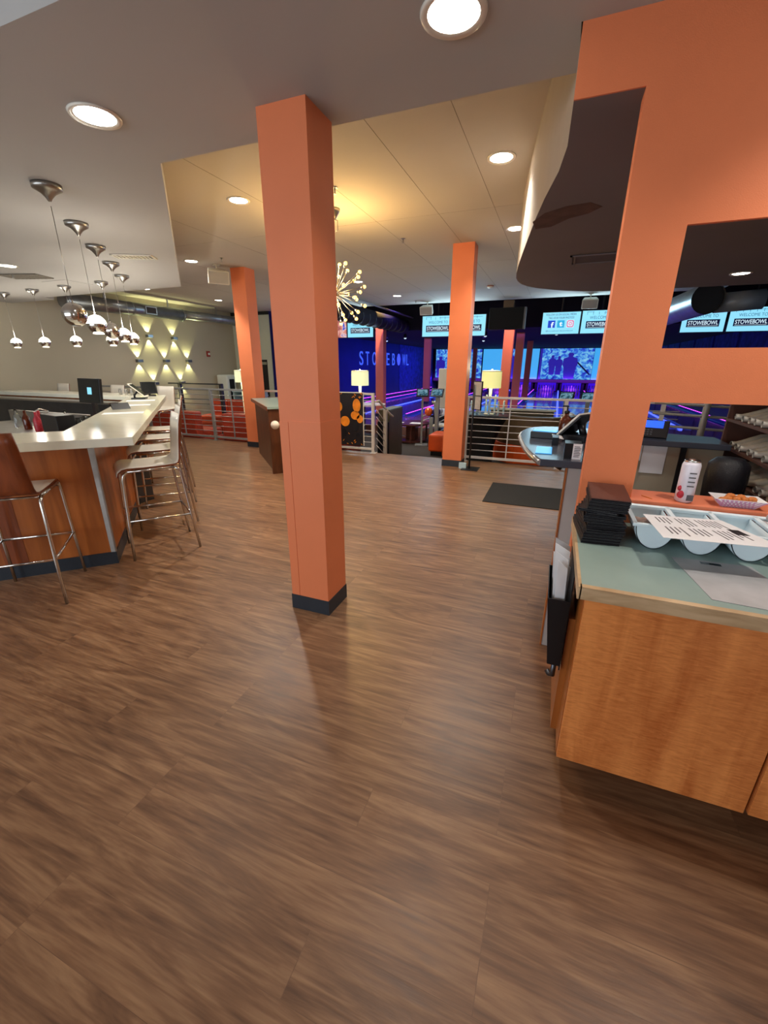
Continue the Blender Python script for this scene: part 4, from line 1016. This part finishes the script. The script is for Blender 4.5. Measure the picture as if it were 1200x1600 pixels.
onething('door_mat', lambda b: b.box(-.64, .5, 4.76, 5.66, .0, .008), 'door_mat', (-.2, 5.2, 0), 'dark grey rectangular floor mat before the host desk', 'mat')

# ================================================================== BOWLING LANES
PITCH = 1.57
cents = [.92 + PITCH * k for k in range(-5, 3)]
laneblk = []
for i, cx in enumerate(cents):
    nm = ['nearest the navy wall', 'second from the navy wall', 'third from the navy wall', 'fourth from the navy wall', 'fifth from the navy wall', 'sixth from the navy wall', 'seventh from the navy wall', 'farthest from the navy wall'][i]
    t = thing('bowling_lane', 'glossy purple-lit bowling lane ' + nm, 'bowling lane', (cx, 13.6, AZ), group='bowling lanes')
    MB().box(-.525, .525, 0, 18.7, -.08, 0).build('lane_bed', 'lane_wood', t)
    for s_ in (-1, 1):
        b = MB()
        def fn(u, v, s_=s_):
            a = PI + PI * u; return Vector((s_ * .64 + .11 * math.cos(a), 18.6 * v, .0 + .06 * math.sin(a)))
        b.grid(fn, 8, 1); b.build('gutter', 'gutter_plastic', t)
    # pins
    for r_ in range(4):
        for q in range(r_ + 1):
            px_ = cx + (q - r_ / 2) * .305; py_ = 31.55 + r_ * .26 - .3
            if i == 0 and r_ == 0:
                pin = MB().lathe([(.025, 0), (.035, .02), (.06, .11), (.058, .15), (.03, .23), (.024, .27), (.033, .33), (.028, .37), (.006, .385)], seg=10).build('bowling_pin', 'pin_white')
                tag(pin, 'white bowling pin at the end of the lane ' + nm, 'bowling pin', 'pins of the lane ' + nm); o = pin
            else:
                o = pin.copy(); COL.objects.link(o); o['label'] = 'white bowling pin at the end of the lane ' + nm; o['group'] = 'pins of the lane ' + nm
            o.location = (px_, py_, AZ + .001)
    t = thing('pin_housing', 'purple glowing pin housing at the end of the lane ' + nm, 'pin housing', (cx, 32.2, AZ), group='pin housings')
    MB().box(-.6, .6, .1, .14, 0, .75).build('back_panel', 'pin_panel', t)
    for s_ in (-1, 1): MB().box(s_ * .66 - .06, s_ * .66 + .06, -1.1, .15, 0, .75).build('side_wall', 'black_ceiling', t)
for k in range(9):
    x_ = cents[0] - PITCH / 2 + PITCH * k
    t = thing('lane_divider', ('plain raised strip between bowling lanes, ' if k % 2 else 'magenta-lit raised strip between bowling lanes, ') + ORD[k] + ' from the navy wall', 'lane divider', (x_, 13.6, AZ), group='plain lane dividers' if k % 2 else 'lit lane dividers')
    MB().box(-.035, .035, 0, 18.4, -.06, .03 if k % 2 else .08).build('cap', 'cap_uv_glow' if k % 2 else 'gutter_plastic', t)
    if k % 2 == 0: MB().box(-.007, .007, 0, 18.2, .08, .092).build('light_strip', 'led_magenta', t)
onething('light_strip', lambda b: b.box(-8.495, -8.475, 13.0, 31.0, .0, .015), 'led_magenta', (-8.48, 20, 0), 'long magenta light strip along the foot of the navy wall', 'light strip')
# masking screens
mb = MB(); mb.box(-8.4, 5.4, 31.06, 31.12, .62, 3.6); tag(mb.place('masking_unit', 'black_ceiling', (0, 31.1, .62)), 'long black masking panel above the pins, carrying the projection screens', 'panel')
mb = MB(); mb.box(-8.4, 5.4, 31.0, 31.055, .45, .64); tag(mb.place('pin_canopy', 'black_trim', (0, 31.05, .5)), 'black band with lane openings under the projection screens', 'panel')
SCR = [(-8.25, -5.02, 'snow_photo', 'blue snow photo on the left projection screen'), (-4.93, -3.36, 'screen_band', 'plain cyan projection band left of the orange lane columns'), (-3.3, -2.5, 'snow_photo', 'narrow blue photo strip between the lane columns'), (-2.36, -1.3, 'screen_band', 'plain cyan projection band between the brown and purple columns'), (-1.24, 1.95, 'snow_photo', 'blue snow photo with a standing figure on the right projection screen'), (1.97, 3.2, 'screen_band', 'plain cyan projection band at the right, beside the orange pier'), (3.25, 5.3, 'snow_photo', 'blue photo on the projection screen beyond the orange pier')]
def figure(b, cx, z0, h, y_=31.0, wd=1.0):
    P_ = [(-.16, 0), (-.2, .45), (-.24, .55), (-.22, .78), (-.08, .84), (-.07, .88), (-.1, .92), (-.06, 1), (.06, 1), (.1, .92), (.07, .88), (.08, .84), (.22, .78), (.25, .55), (.2, .45), (.17, 0)]
    v = [b.bm.verts.new((cx + p[0] * h * wd, y_, z0 + p[1] * h)) for p in P_]; w_ = [b.bm.verts.new(p.co + Vector((0, .01, 0))) for p in v]
    b.bm.faces.new(v); b.bm.faces.new(w_[::-1])
    for k in range(len(v)): b.bm.faces.new((v[k], v[(k + 1) % len(v)], w_[(k + 1) % len(v)], w_[k]))
for i, (x0, x1, m_, lb_) in enumerate(SCR):
    t = thing('projection_screen', lb_, 'screen', ((x0 + x1) / 2, 31.03, 1.6), group='projection screens')
    MB().box(x0, x1, 31.02, 31.05, .67, 2.56).build('picture', m_, t, world=True)
    if i == 4:
        b = MB(); figure(b, .62, .70, 1.6, 30.995, 1.15); figure(b, -.45, .95, 1.2, 30.995, .8); figure(b, -.05, .95, 1.15, 30.995, .8); b.build('figures', 'figure_purple', t, world=True)
        b = MB(); b.cbox((0, 0, 0), (1.1, .01, .09), Matrix.Translation((1.45, 31.0, 1.35)) @ Matrix.Rotation(.75, 4, 'Y')); b.build('branch', 'screen_navy', t, world=True)
        MB().box(-1.24, -1.1, 31.0, 31.01, .67, 2.56).build('dark_strip', 'figure_purple', t, world=True)
    if i in (0, 2):
        b = MB(); figure(b, x0 + .35, .70, 1.4, 30.995, 1.0); b.build('figures', 'figure_purple', t, world=True)


# wall lettering
t = thing('wall_lettering', 'pale blue STOWEBOWL letters across the navy wall', 'sign', (-8.49, 22, 1.8))
yy = [18.45, 19.15, 19.95, 20.95, 21.85, 22.7, 23.5, 24.35, 25.1]
for i, ch in enumerate('STOWEBOWL'):
    wd = {'W': .62, 'O': .5}.get(ch, .40)
    if i == 6:
        b = MB(); mm = Matrix.Translation((-8.485, yy[i] + .25, 1.8)) @ Matrix.Diagonal((.03, .27, .32, 1))
        b.lathe([(.05, -1), (.6, -.8), (.95, -.3), (1, 0), (.95, .3), (.6, .8), (.05, 1)], seg=24, m=mm); b.build('ball_letter', 'ball_blue', t, world=True)
        mm = Matrix.Translation((-8.462, yy[i] + .27, 1.62))
        continue
    text('letter', ch, 'sign_blue', wd, .60, (-8.492, yy[i], 1.5), (0, 1, 0), (0, 0, 1), t, .02)

# ------------------------------------------------------------------ overhead TVs
def tv(x0, x1, z0, z1, y_, label, kind, tilt=0):
    t = thing('overhead_screen', label, 'television', ((x0 + x1) / 2, y_, (z0 + z1) / 2), group='overhead screens')
    w_, h_ = x1 - x0, z1 - z0
    MB().box(x0 - .012, x1 + .012, y_, y_ + .06, z0 - .012, z1 + .012).build('case', 'black_plastic', t, world=True)
    b = MB(); b.tube([((x0 + x1) / 2, y_ + .05, z1 - .1), ((x0 + x1) / 2, y_ + .05, 3.6)], .02, 8); b.build('ceiling_pole', 'black_trim', t, world=True)
    fm = {'off': 'screen_dark', 'food': 'food_photo'}.get(kind, 'screen_cyan')
    MB().box(x0, x1, y_ - .004, y_, z0, z1).build('picture', fm, t, world=True)
    Y_ = y_ - .006
    if kind == 'welcome':
        text('welcome_text', 'WELCOME TO', 'screen_outline', w_ * .62, h_ * .13, (x0 + w_ * .2, Y_, z0 + h_ * .63), (1, 0, 0), (0, 0, 1), t, .001)
        b = MB()
        for k in range(5): b.box(x0 + w_ * (.12 + .15 * k), x0 + w_ * (.13 + .15 * k), Y_, Y_ + .002, z0 + h_ * .82, z0 + h_ * .95)
        b.box(x0 + w_ * .12, x0 + w_ * .3, Y_, Y_ + .002, z0 + h_ * .94, z0 + h_ * .955); b.box(x0 + w_ * .55, x0 + w_ * .9, Y_, Y_ + .002, z0 + h_ * .9, z0 + h_ * .915)
        b.build('line_drawing', 'screen_outline', t, world=True)
        MB().prism([(x0 + w_ * .14, 0), (x0 + w_ * .88, 0), (x0 + w_ * .88, 1), (x0 + w_ * .14, 1)], 0, 1).bm.free()
        MB().box(x0 + w_ * .12, x0 + w_ * .88, Y_ - .001, Y_ + .002, z0 + h_ * .22, z0 + h_ * .54).build('banner', 'screen_navy', t, world=True)
        text('name_text', 'STOWEBOWL', 'screen_white', w_ * .70, h_ * .18, (x0 + w_ * .15, Y_ - .002, z0 + h_ * .31), (1, 0, 0), (0, 0, 1), t, .001, bold=.012)
        b = MB(); b.box(x0 + w_ * .15, x0 + w_ * .85, Y_ - .002, Y_, z0 + h_ * .255, z0 + h_ * .268); b.build('underline', 'screen_white', t, world=True)
    if kind == 'social':
        text('headline', 'FOLLOW US ON SOCIAL MEDIA', 'screen_navy', w_ * .8, h_ * .09, (x0 + w_ * .09, Y_, z0 + h_ * .85), (1, 0, 0), (0, 0, 1), t, .001)
        text('headline', 'TAG US IN YOUR PHOTOS!', 'screen_navy', w_ * .68, h_ * .09, (x0 + w_ * .16, Y_, z0 + h_ * .70), (1, 0, 0), (0, 0, 1), t, .001)
        s = h_ * .34; zc = z0 + h_ * .29
        for k, m_ in enumerate(('icon_blue', 'icon_cyan', 'screen_white')):
            xc = x0 + w_ * (.16 + .25 * k)
            MB().box(xc, xc + s, Y_, Y_ + .002, zc, zc + s).build('icon_tile', m_, t, world=True, bevel=.02)
            if k == 0: text('icon_letter', 'f', 'screen_white', s * .4, s * .78, (xc + s * .42, Y_ - .003, zc), (1, 0, 0), (0, 0, 1), t, .002, bold=.03)
            if k == 1: text('icon_letter', 't', 'screen_white', s * .42, s * .62, (xc + s * .3, Y_ - .003, zc + s * .18), (1, 0, 0), (0, 0, 1), t, .002, bold=.05)
            if k == 2:
                def ringy(b, r0, r1, n=24, sq=False):
                    P_ = []
                    for q in range(n):
                        a = 2 * PI * q / n; c_, s_ = math.cos(a), math.sin(a)
                        kk = 1 / (abs(c_) ** 5 + abs(s_) ** 5) ** .2 if sq else 1
                        P_.append((b.bm.verts.new((xc + s / 2 + r1 * kk * c_, Y_ - .003, zc + s / 2 + r1 * kk * s_)), b.bm.verts.new((xc + s / 2 + r0 * kk * c_, Y_ - .003, zc + s / 2 + r0 * kk * s_))))
                    for q in range(n):
                        a_, c_ = P_[q], P_[(q + 1) % n]; b.bm.faces.new((a_[0], c_[0], c_[1], a_[1]))
                b = MB(); ringy(b, s * .36, s * .46, sq=True); ringy(b, s * .14, s * .22); b.box(xc + s * .7, xc + s * .77, Y_ - .004, Y_ - .003, zc + s * .7, zc + s * .77); b.build('camera_icon', 'icon_pink', t, world=True)
        text('tag_line', '@stowebowl #stowebowl', 'screen_outline', w_ * .72, h_ * .08, (x0 + w_ * .12, Y_, z0 + h_ * .10), (1, 0, 0), (0, 0, 1), t, .001)
    return t
tv(-3.64, -2.78, 2.25, 2.76, 12.1, 'bright cyan overhead screen left of the right orange column', 'welcome')
tv(-2.75, -1.93, 2.25, 2.76, 12.1, 'bright cyan overhead screen showing past the right edge of the orange column', 'welcome')
tv(-.53, .33, 2.25, 2.74, 12.1, 'overhead screen showing three social media icons', 'social')
tv(.37, 1.22, 2.25, 2.75, 12.1, 'overhead screen cut off by the orange pier, beside the icon screen', 'welcome')
tv(-5.93, -5.12, 2.27, 2.74, 12.1, 'cyan overhead screen partly covered by the black duct', 'welcome')
tv(-6.78, -5.97, 2.27, 2.74, 12.1, 'overhead screen with a pinkish food photo beside the big column', 'food')
tv(2.45, 3.26, 2.23, 2.70, 12.1, 'cyan overhead screen seen through the upper wall opening, left one', 'welcome')
tv(3.32, 4.13, 2.23, 2.70, 12.1, 'cyan overhead screen seen through the upper wall opening, right one', 'welcome')
t = thing('hanging_box', 'dark switched-off projector box hanging by the orange lane column', 'projector', (-1.33, 11.6, 2.6))
MB().box(-.44, .42, 0, .25, -.25, .24).build('case', 'olive_vinyl' if False else 'black_cloth', t, bevel=.008)
MB().box(-.12, .12, .02, .2, .24, .40).build('mount', 'brown_vinyl', t)
MB().box(.38, .425, -.004, .2, -.25, .24).build('edge_frame', 'dark_steel', t)

# ducts
t = thing('air_duct', 'fat dark ribbed duct running over the bowling concourse', 'duct', (-5.0, 12, 2.7))
MB().tube([(-5.0, 7.6, 2.70), (-5.0, 14.5, 2.74)], .2, 20).build('tube', 'duct_steel' if False else 'black_ceiling', t, world=True)
for k in range(15):
    y_ = 8.2 + k * .42; b = MB(); b.tube([(-5.0, y_, 2.68 + .0045 * (y_ - 7.6)), (-5.0, y_ + .03, 2.68 + .0045 * (y_ - 7.6))], .208, 20); b.build('rib', 'dark_steel', t, world=True)
t = thing('pipe', 'thin steel pipe above the dark ribbed duct', 'pipe', (-4.9, 12, 3.0))
MB().tube([(-4.7, 8.2, 2.98), (-4.7, 14.5, 2.98)], .022, 8).build('tube', 'painted_rail', t, world=True)
t = thing('air_duct', 'round silver duct along the sconce wall under the ceiling', 'duct', (-9.4, 9, 2.72))
MB().tube([(-9.42, 6.3, 2.71), (-9.42, 9.3, 2.73)], .145, 24).build('wide_tube', 'duct_steel', t, world=True)
MB().tube([(-9.42, 9.28, 2.74), (-9.42, 11.2, 2.76), (-9.42, 11.5, 2.72), (-9.42, 11.8, 2.6)], .115, 20).build('narrow_tube', 'duct_steel', t, world=True)
for y_, r_ in ((6.32, .16), (7.8, .149), (9.28, .158), (11.45, .125)):
    MB().tube([(-9.42, y_, 2.72), (-9.42, y_ + .05, 2.72)], r_, 24).build('collar', 'duct_steel', t, world=True)
for y_ in (7.2, 8.9, 10.6): MB().box(-9.43, -9.41, y_, y_ + .03, 2.8, 3.05).build('hanger', 'brushed_steel', t, world=True)
MB().box(-9.30, -9.26, 8.1, 8.42, 2.63, 2.80).build('vent_frame', 'brushed_steel', t, world=True)
MB().box(-9.262, -9.255, 8.13, 8.39, 2.65, 2.78).build('vent_opening', 'vent_dark', t, world=True)
t = thing('air_duct', 'open dark duct end seen through the upper wall opening', 'duct', (2.1, 9.2, 2.5))
b = MB(); b.tube([(2.12, 9.0, 2.55), (1.9, 11.7, 2.55)], .24, 24, caps=False); b.build('tube', 'duct_steel', t, world=True)
MB().tube([(2.118, 9.05, 2.55), (2.117, 9.06, 2.55)], .235, 24).build('opening', 'black_trim', t, world=True)
MB().tube([(2.3, 9.3, 2.5), (2.95, 9.3, 2.54)], .15, 20).build('branch', 'painted_rail', t, world=True)

# ================================================================== CEILING FIXTURES
def downlight(x_, y_, z_, label, e, r=.085, col=(1, .95, .86)):
    t = thing('downlight', label, 'ceiling light', (x_, y_, z_), group='round recessed ceiling lights')
    MB().lathe([(r, -.003), (r + .022, -.010), (r + .028, -.001), (r + .02, 0)], seg=32, caps=False).build('trim_ring', 'white_laminate', t)
    MB().lathe([(.001, -.0045), (r + .004, -.0035), (r + .004, -.001)], seg=32).build('lens', 'light_disc', t)
    if e: spot('light', (0, 0, -.03), (0, 0, -1), e, col, 128, .7, .06, t)
downlight(-2.173, 1.80, 2.6, 'round ceiling light over the floor left of the big column', 8)
downlight(1.0, 1.55, 2.6, 'round ceiling light over the service counter, above the frame', 34)
downlight(-.47, 1.807, 2.6, 'brightest round ceiling light at the top, nearest the orange header', 22)
downlight(-6.25, 3.63, 2.6, 'round ceiling light over the bar at the left edge', 50, .08)
downlight(-3.188, 4.10, 3.05, 'round ceiling light left of the big column in the high ceiling', 120)
downlight(-5.65, 5.95, 3.05, 'round ceiling light just left of the far left orange column', 80)
downlight(-.63, 4.10, 3.05, 'round ceiling light between the big column and the curved bulkhead', 80)
downlight(-.69, 6.02, 3.05, 'round ceiling light half hidden by the curved bulkhead', 70)
downlight(-3.78, 10.4, 3.05, 'small far ceiling light near the end of the white ceiling', 95)
downlight(-3.9, 8.45, 3.05, 'far ceiling light just right of the chandelier bulbs', 95)
downlight(-8.6, 7.6, 3.05, 'small ceiling light above the silver duct', 34, .08)
downlight(-8.3, 9.5, 3.05, 'small ceiling light over the lounge beyond the duct', 34, .08)
downlight(1.59, 5.78, 2.39, 'ceiling light in the bulkhead seen through the upper opening', 9, .07)
downlight(.8, 2.6, 2.39, 'added unseen light under the bulkhead over the host desk', 12, .07)  # added lamp, brightens the shoe rack and host station
downlight(-5.0, 12.35, 3.6, 'added unseen warm light before the left lane column', 170, .07, (1, .62, .22))  # added lamp, turns the left lane column orange
downlight(-1.0, 12.1, 3.6, 'added unseen warm light before the lane column row', 170, .07, (1, .62, .22))  # added lamp, warms the row of lane columns
for i, (x_, y_) in enumerate(((-5.3, 15.5), (-6.6, 17), (-3.6, 14.2), (-2.9, 18), (-.2, 15), (-2.4, 15.2))):
    t = thing('spot_lamp', 'small bluish ceiling spot over the lanes, ' + ['above the orange lane column at left', 'left of the navy wall lettering end', 'just under the left cyan screens', 'over the middle of the lanes', 'under the icon screen', 'under the dark hanging box'][i], 'spotlight', (x_, y_, 2.43), group='small spots over the lanes')
    MB().lathe([(.05, 0), (.06, .06), (.045, .13)], seg=14).build('can', 'black_trim', t)
    MB().sphere((0, 0, -.005), .035, 12, sx=1.4).build('lens', 'screen_white', t)
    MB().tube([(0, 0, .1), (0, 0, .17 if y_ > 14.5 else 1.17)], .008, 6).build('stem', 'black_trim', t)

# ceiling grilles and small fittings
def grille(x_, y_, z_, sx, sy, rz, label, m='white_laminate', n=9):
    t = thing('ceiling_vent', label, 'vent', (x_, y_, z_), rz, 'ceiling vents')
    b = MB(); b.box(-sx / 2, sx / 2, -sy / 2, -sy / 2 + .02, -.012, -.001); b.box(-sx / 2, sx / 2, sy / 2 - .02, sy / 2, -.012, -.001); b.box(-sx / 2, -sx / 2 + .02, -sy / 2, sy / 2, -.012, -.001); b.box(sx / 2 - .02, sx / 2, -sy / 2, sy / 2, -.012, -.001); b.build('frame', m, t)
    MB().box(-sx / 2, sx / 2, -sy / 2, sy / 2, -.003, -.001).build('backing', 'bulkhead_dark' if m == 'bulkhead_shaded' else 'vent_dark', t)
    for k in range(n):
        x0 = -sx / 2 + .03 + (sx - .06) * k / n
        MB().box(x0, x0 + (sx - .06) / n * (.5 if n > 1 else .05), -sy / 2 + .02, sy / 2 - .02, -.010, -.003).build('slat', m, t)
grille(-4.42, 3.83, 2.6, .42, .18, .78 - .3, 'pale slatted vent in the ceiling right of the pendant canopies')
grille(-6.75, 4.1, 2.6, .55, .3, .3, 'dark slatted vent in the ceiling over the bar', 'vent_grey')
onething('access_panel', lambda b: b.prism([(-7.0, 4.45), (-6.5, 4.45), (-6.5, 4.85), (-7.0, 4.85)], 2.596, 2.5995), 'ceiling_paint', (-6.7, 4.6, 2.598), 'flush square access panel in the bar ceiling behind the dark vent', 'panel')
grille(.17, 4.57, 2.39, .40, .34, 0, 'dark faint vent in the underside of the curved bulkhead', 'bulkhead_shaded', 1)
def stain(b):
    P_ = [(-.28, 3.35), (-.2, 3.2), (-.08, 3.12), (.05, 3.1), (.12, 3.2), (.05, 3.3), (-.06, 3.36), (-.17, 3.5), (-.27, 3.52)]
    b.prism(P_, 2.3885, 2.3895)
onething('water_stain', stain, 'stain_brown', (-.1, 3.3, 2.389), 'brownish water stain on the underside of the curved bulkhead', 'stain')
def sprinkler(x_, y_, z_, label):
    t = thing('sprinkler', label, 'sprinkler', (x_, y_, z_), group='ceiling sprinklers')
    MB().lathe([(.03, -.004), (.03, -.001)], seg=16).build('escutcheon', 'brushed_steel', t)
    MB().lathe([(.006, -.05), (.008, -.03), (.006, -.004)], seg=8).build('stem', 'brushed_steel', t)
    MB().lathe([(.016, -.052), (.016, -.05)], seg=12).build('deflector', 'brushed_steel', t)
sprinkler(-2.14, 4.16, 3.05, 'small sprinkler head by the upper right of the big column')
sprinkler(-2.09, 5.95, 3.05, 'sprinkler head in the middle of the high ceiling')
sprinkler(-5.05, 5.95, 3.05, 'sprinkler head above the far left orange column')
sprinkler(-6.6, 7.55, 3.05, 'sprinkler head left of the ceiling speaker')
sprinkler(-3.6, 11.3, 3.05, 'sprinkler head at the far edge of the white ceiling')
sprinkler(-6.75, 3.95, 2.6, 'sprinkler head by the dark vent over the bar')
t = thing('smoke_detector', 'reddish ceiling smoke detector right of the right column', 'smoke detector', (-1.52, 9.8, 3.05))
MB().lathe([(.07, -.001), (.07, -.02), (.05, -.04), (.001, -.042)], seg=20).build('body', 'cream_plastic', t)
MB().lathe([(.0725, -.004), (.0725, -.016)], seg=20, caps=False).build('ring', 'fire_red', t)
def speaker(x_, y_, z_, rz, label, ceil_z=3.05):
    t = thing('ceiling_speaker', label, 'speaker', (x_, y_, z_), rz, 'white box speakers')
    b = MB(); P_ = [(-.17, -.11), (.17, -.11), (.13, .10), (-.13, .10)]; mm = Matrix.Rotation(.35, 4, 'X')
    b.prism(P_, -.10, .10)
    for v in b.bm.verts: v.co = mm @ v.co
    b.build('cabinet', 'cream_plastic', t, bevel=.012)
    b = MB(); b.cbox((0, -.112, 0), (.30, .006, .17), mm); b.build('grille', 'grey_laminate', t)
    b = MB(); b.tube([(0, .02, .09), (0, .02, ceil_z - z_)], .012, 8); b.box(-.05, .05, -.03, .07, ceil_z - z_ - .012, ceil_z - z_ - .001); b.build('bracket', 'cream_plastic', t)
speaker(-5.45, 6.28, 2.88, .9, 'white speaker hanging beside the top of the far left orange column')
speaker(-3.38, 11.6, 2.86, 0, 'white speaker above the left pair of cyan screens')
speaker(.47, 11.6, 2.86, 0, 'white speaker above the icon screen at the right')

# pendants over the bar
PEN = [(-3.247, 2.237), (-3.857, 2.837), (-4.402, 3.388), (-4.932, 3.947), (-5.487, 4.515), (-6.176, 4.736), (-6.997, 4.757), (-7.829, 4.808), (-8.627, 4.843)]
PL = ['unlit chrome pendant ball nearest the camera over the bar', 'second pendant ball from the camera, brightly lit', 'third pendant ball along the bar, overlapping another ball', 'fourth pendant ball along the right side of the bar', 'fifth pendant ball, at the far bar corner nearest the sconces', 'pendant ball over the far bar arm, right under the third one', 'pendant ball over the far bar arm, right of the last two', 'pendant ball over the far bar arm, second from the left', 'leftmost pendant ball over the far bar arm']
for i, ((x_, y_), lb) in enumerate(zip(PEN, PL)):
    t = thing('pendant_lamp', lb, 'pendant lamp', (x_, y_, 2.6), group='ball pendants over the bar')
    MB().lathe([(.001, -.098), (.010, -.095), (.018, -.078), (.042, -.052), (.070, -.036), (.084, -.028), (.086, -.001)], seg=28).build('canopy', 'brushed_steel', t)
    MB().tube([(0, 0, -.12), (0, 0, -.69)], .0022, 6).build('cable', 'brushed_steel', t)
    C0 = -.77
    if i == 0 or i == 2:
        MB().sphere((0, 0, C0), .078, 24).build('ball', 'chrome', t)
        MB().lathe([(.03, C0 - .0745), (.03, C0 - .0775)], seg=20).build('lens', 'white_laminate', t)
    else:
        MB().sphere((0, 0, C0), .078, 24, z0=-.99, z1=.05).build('ball', 'chrome', t)
        MB().sphere((0, 0, C0), .0775, 24, z0=.05, z1=1).build('glass_top', 'pendant_glow', t)
        MB().lathe([(.04, C0 - .069), (.044, C0 - .077), (.001, C0 - .078)], seg=20).build('lens', 'pendant_glow', t)
        spot('light', (0, 0, C0 - .09), (0, 0, -1), 5, (1, .93, .8), 100, .8, .03, t)
        point('glow', (0, 0, C0 + .1), 5.5, (1, .93, .8), .05, t)
    MB().lathe([(.01, C0 + .075), (.006, C0 + .10)], seg=10).build('socket_cap', 'brushed_steel', t)

# chandelier
t = thing('chandelier', 'gold starburst chandelier with glowing bulbs behind the big column', 'chandelier', (-2.42, 4.65, 3.05))
MB().lathe([(.001, -.10), (.03, -.09), (.07, -.03), (.075, -.001)], seg=24).build('canopy', 'brushed_steel', t)
b = MB(); b.tube([(0, 0, -.08), (0, 0, -.80)], .007, 8); b.tube([(.02, 0, -.1), (.05, 0, -.11), (.05, 0, -.2), (.0, 0, -.21)], .004, 6); b.build('stem', 'brushed_steel', t)
MB().sphere((0, 0, -.80), .05, 18).build('hub', 'chrome', t)
NB = 44; arm = None
for k in range(NB):
    z_ = 1 - 2 * (k + .5) / NB; r_ = math.sqrt(1 - z_ * z_); a = k * 2.399963
    d_ = Vector((r_ * math.cos(a), r_ * math.sin(a), z_)); L_ = .36 if k % 3 else .30
    if arm is None:
        arm = MB().tube([(0, 0, .04), (0, 0, .315)], .0035, 6).build('arm', 'brushed_steel', t)
        cup = MB().lathe([(.005, .30), (.012, .312), (.014, .33)], seg=10).build('bulb_cup', 'brushed_steel', arm)
        bulb = MB().sphere((0, 0, .347), .019, 10).build('bulb', 'bulb_glow', arm); o = arm
    else:
        o = arm.copy(); COL.objects.link(o); o.parent = t
        for q in (cup, bulb): c = q.copy(); COL.objects.link(c); c.parent = o
    o.location = (0, 0, -.80); o.rotation_euler = d_.to_track_quat('Z', 'Y').to_euler(); s = L_ / .36; o.scale = (1, 1, s)
point('light', (0, 0, -.55), 40, (1, .62, .20), .12, t)
point('light', (0, 0, -1.0), 16, (1, .72, .36), .12, t)

# sconces on the grey wall
SCN = [(8.635, 2.18, 'left sconce of the top row'), (9.43, 2.17, 'right sconce of the top row'), (8.22, 1.58, 'left sconce of the middle row'), (9.05, 1.585, 'middle sconce of the middle row'), (9.83, 1.59, 'right sconce of the middle row'), (8.585, 1.02, 'left sconce of the bottom row'), (9.48, 1.01, 'right sconce of the bottom row')]
for y_, z_, lb in SCN:
    t = thing('wall_sconce', 'small steel up-and-down wall light, ' + lb, 'wall light', (-9.95, y_, z_), group='yellow-lit wall sconces')
    MB().box(0, .10, -.075, .075, -.035, .035).build('body', 'sconce_steel', t, bevel=.003)
    for s_ in (-1, 1):
        MB().box(.015, .085, -.06, .06, s_ * .0352 - .0006, s_ * .0352 + .0006).build('lens', 'lamp_shade_pale', t)
        l = spot('beam', (.042, 0, s_ * .04), (-.01, 0, s_), 17.0, (.90, .90, .42), 78, .35, .012, t)
t = thing('fire_alarm', 'small red and white fire alarm on the grey wall', 'alarm', (-9.95, 10.66, 1.80))
MB().box(0, .04, -.06, .06, -.08, .08).build('body', 'fire_red', t, bevel=.004); MB().box(.04, .06, -.03, .03, -.03, .03).build('strobe', 'water_white', t)

for o in D.objects:
    if '_w' in o: del o['_w']
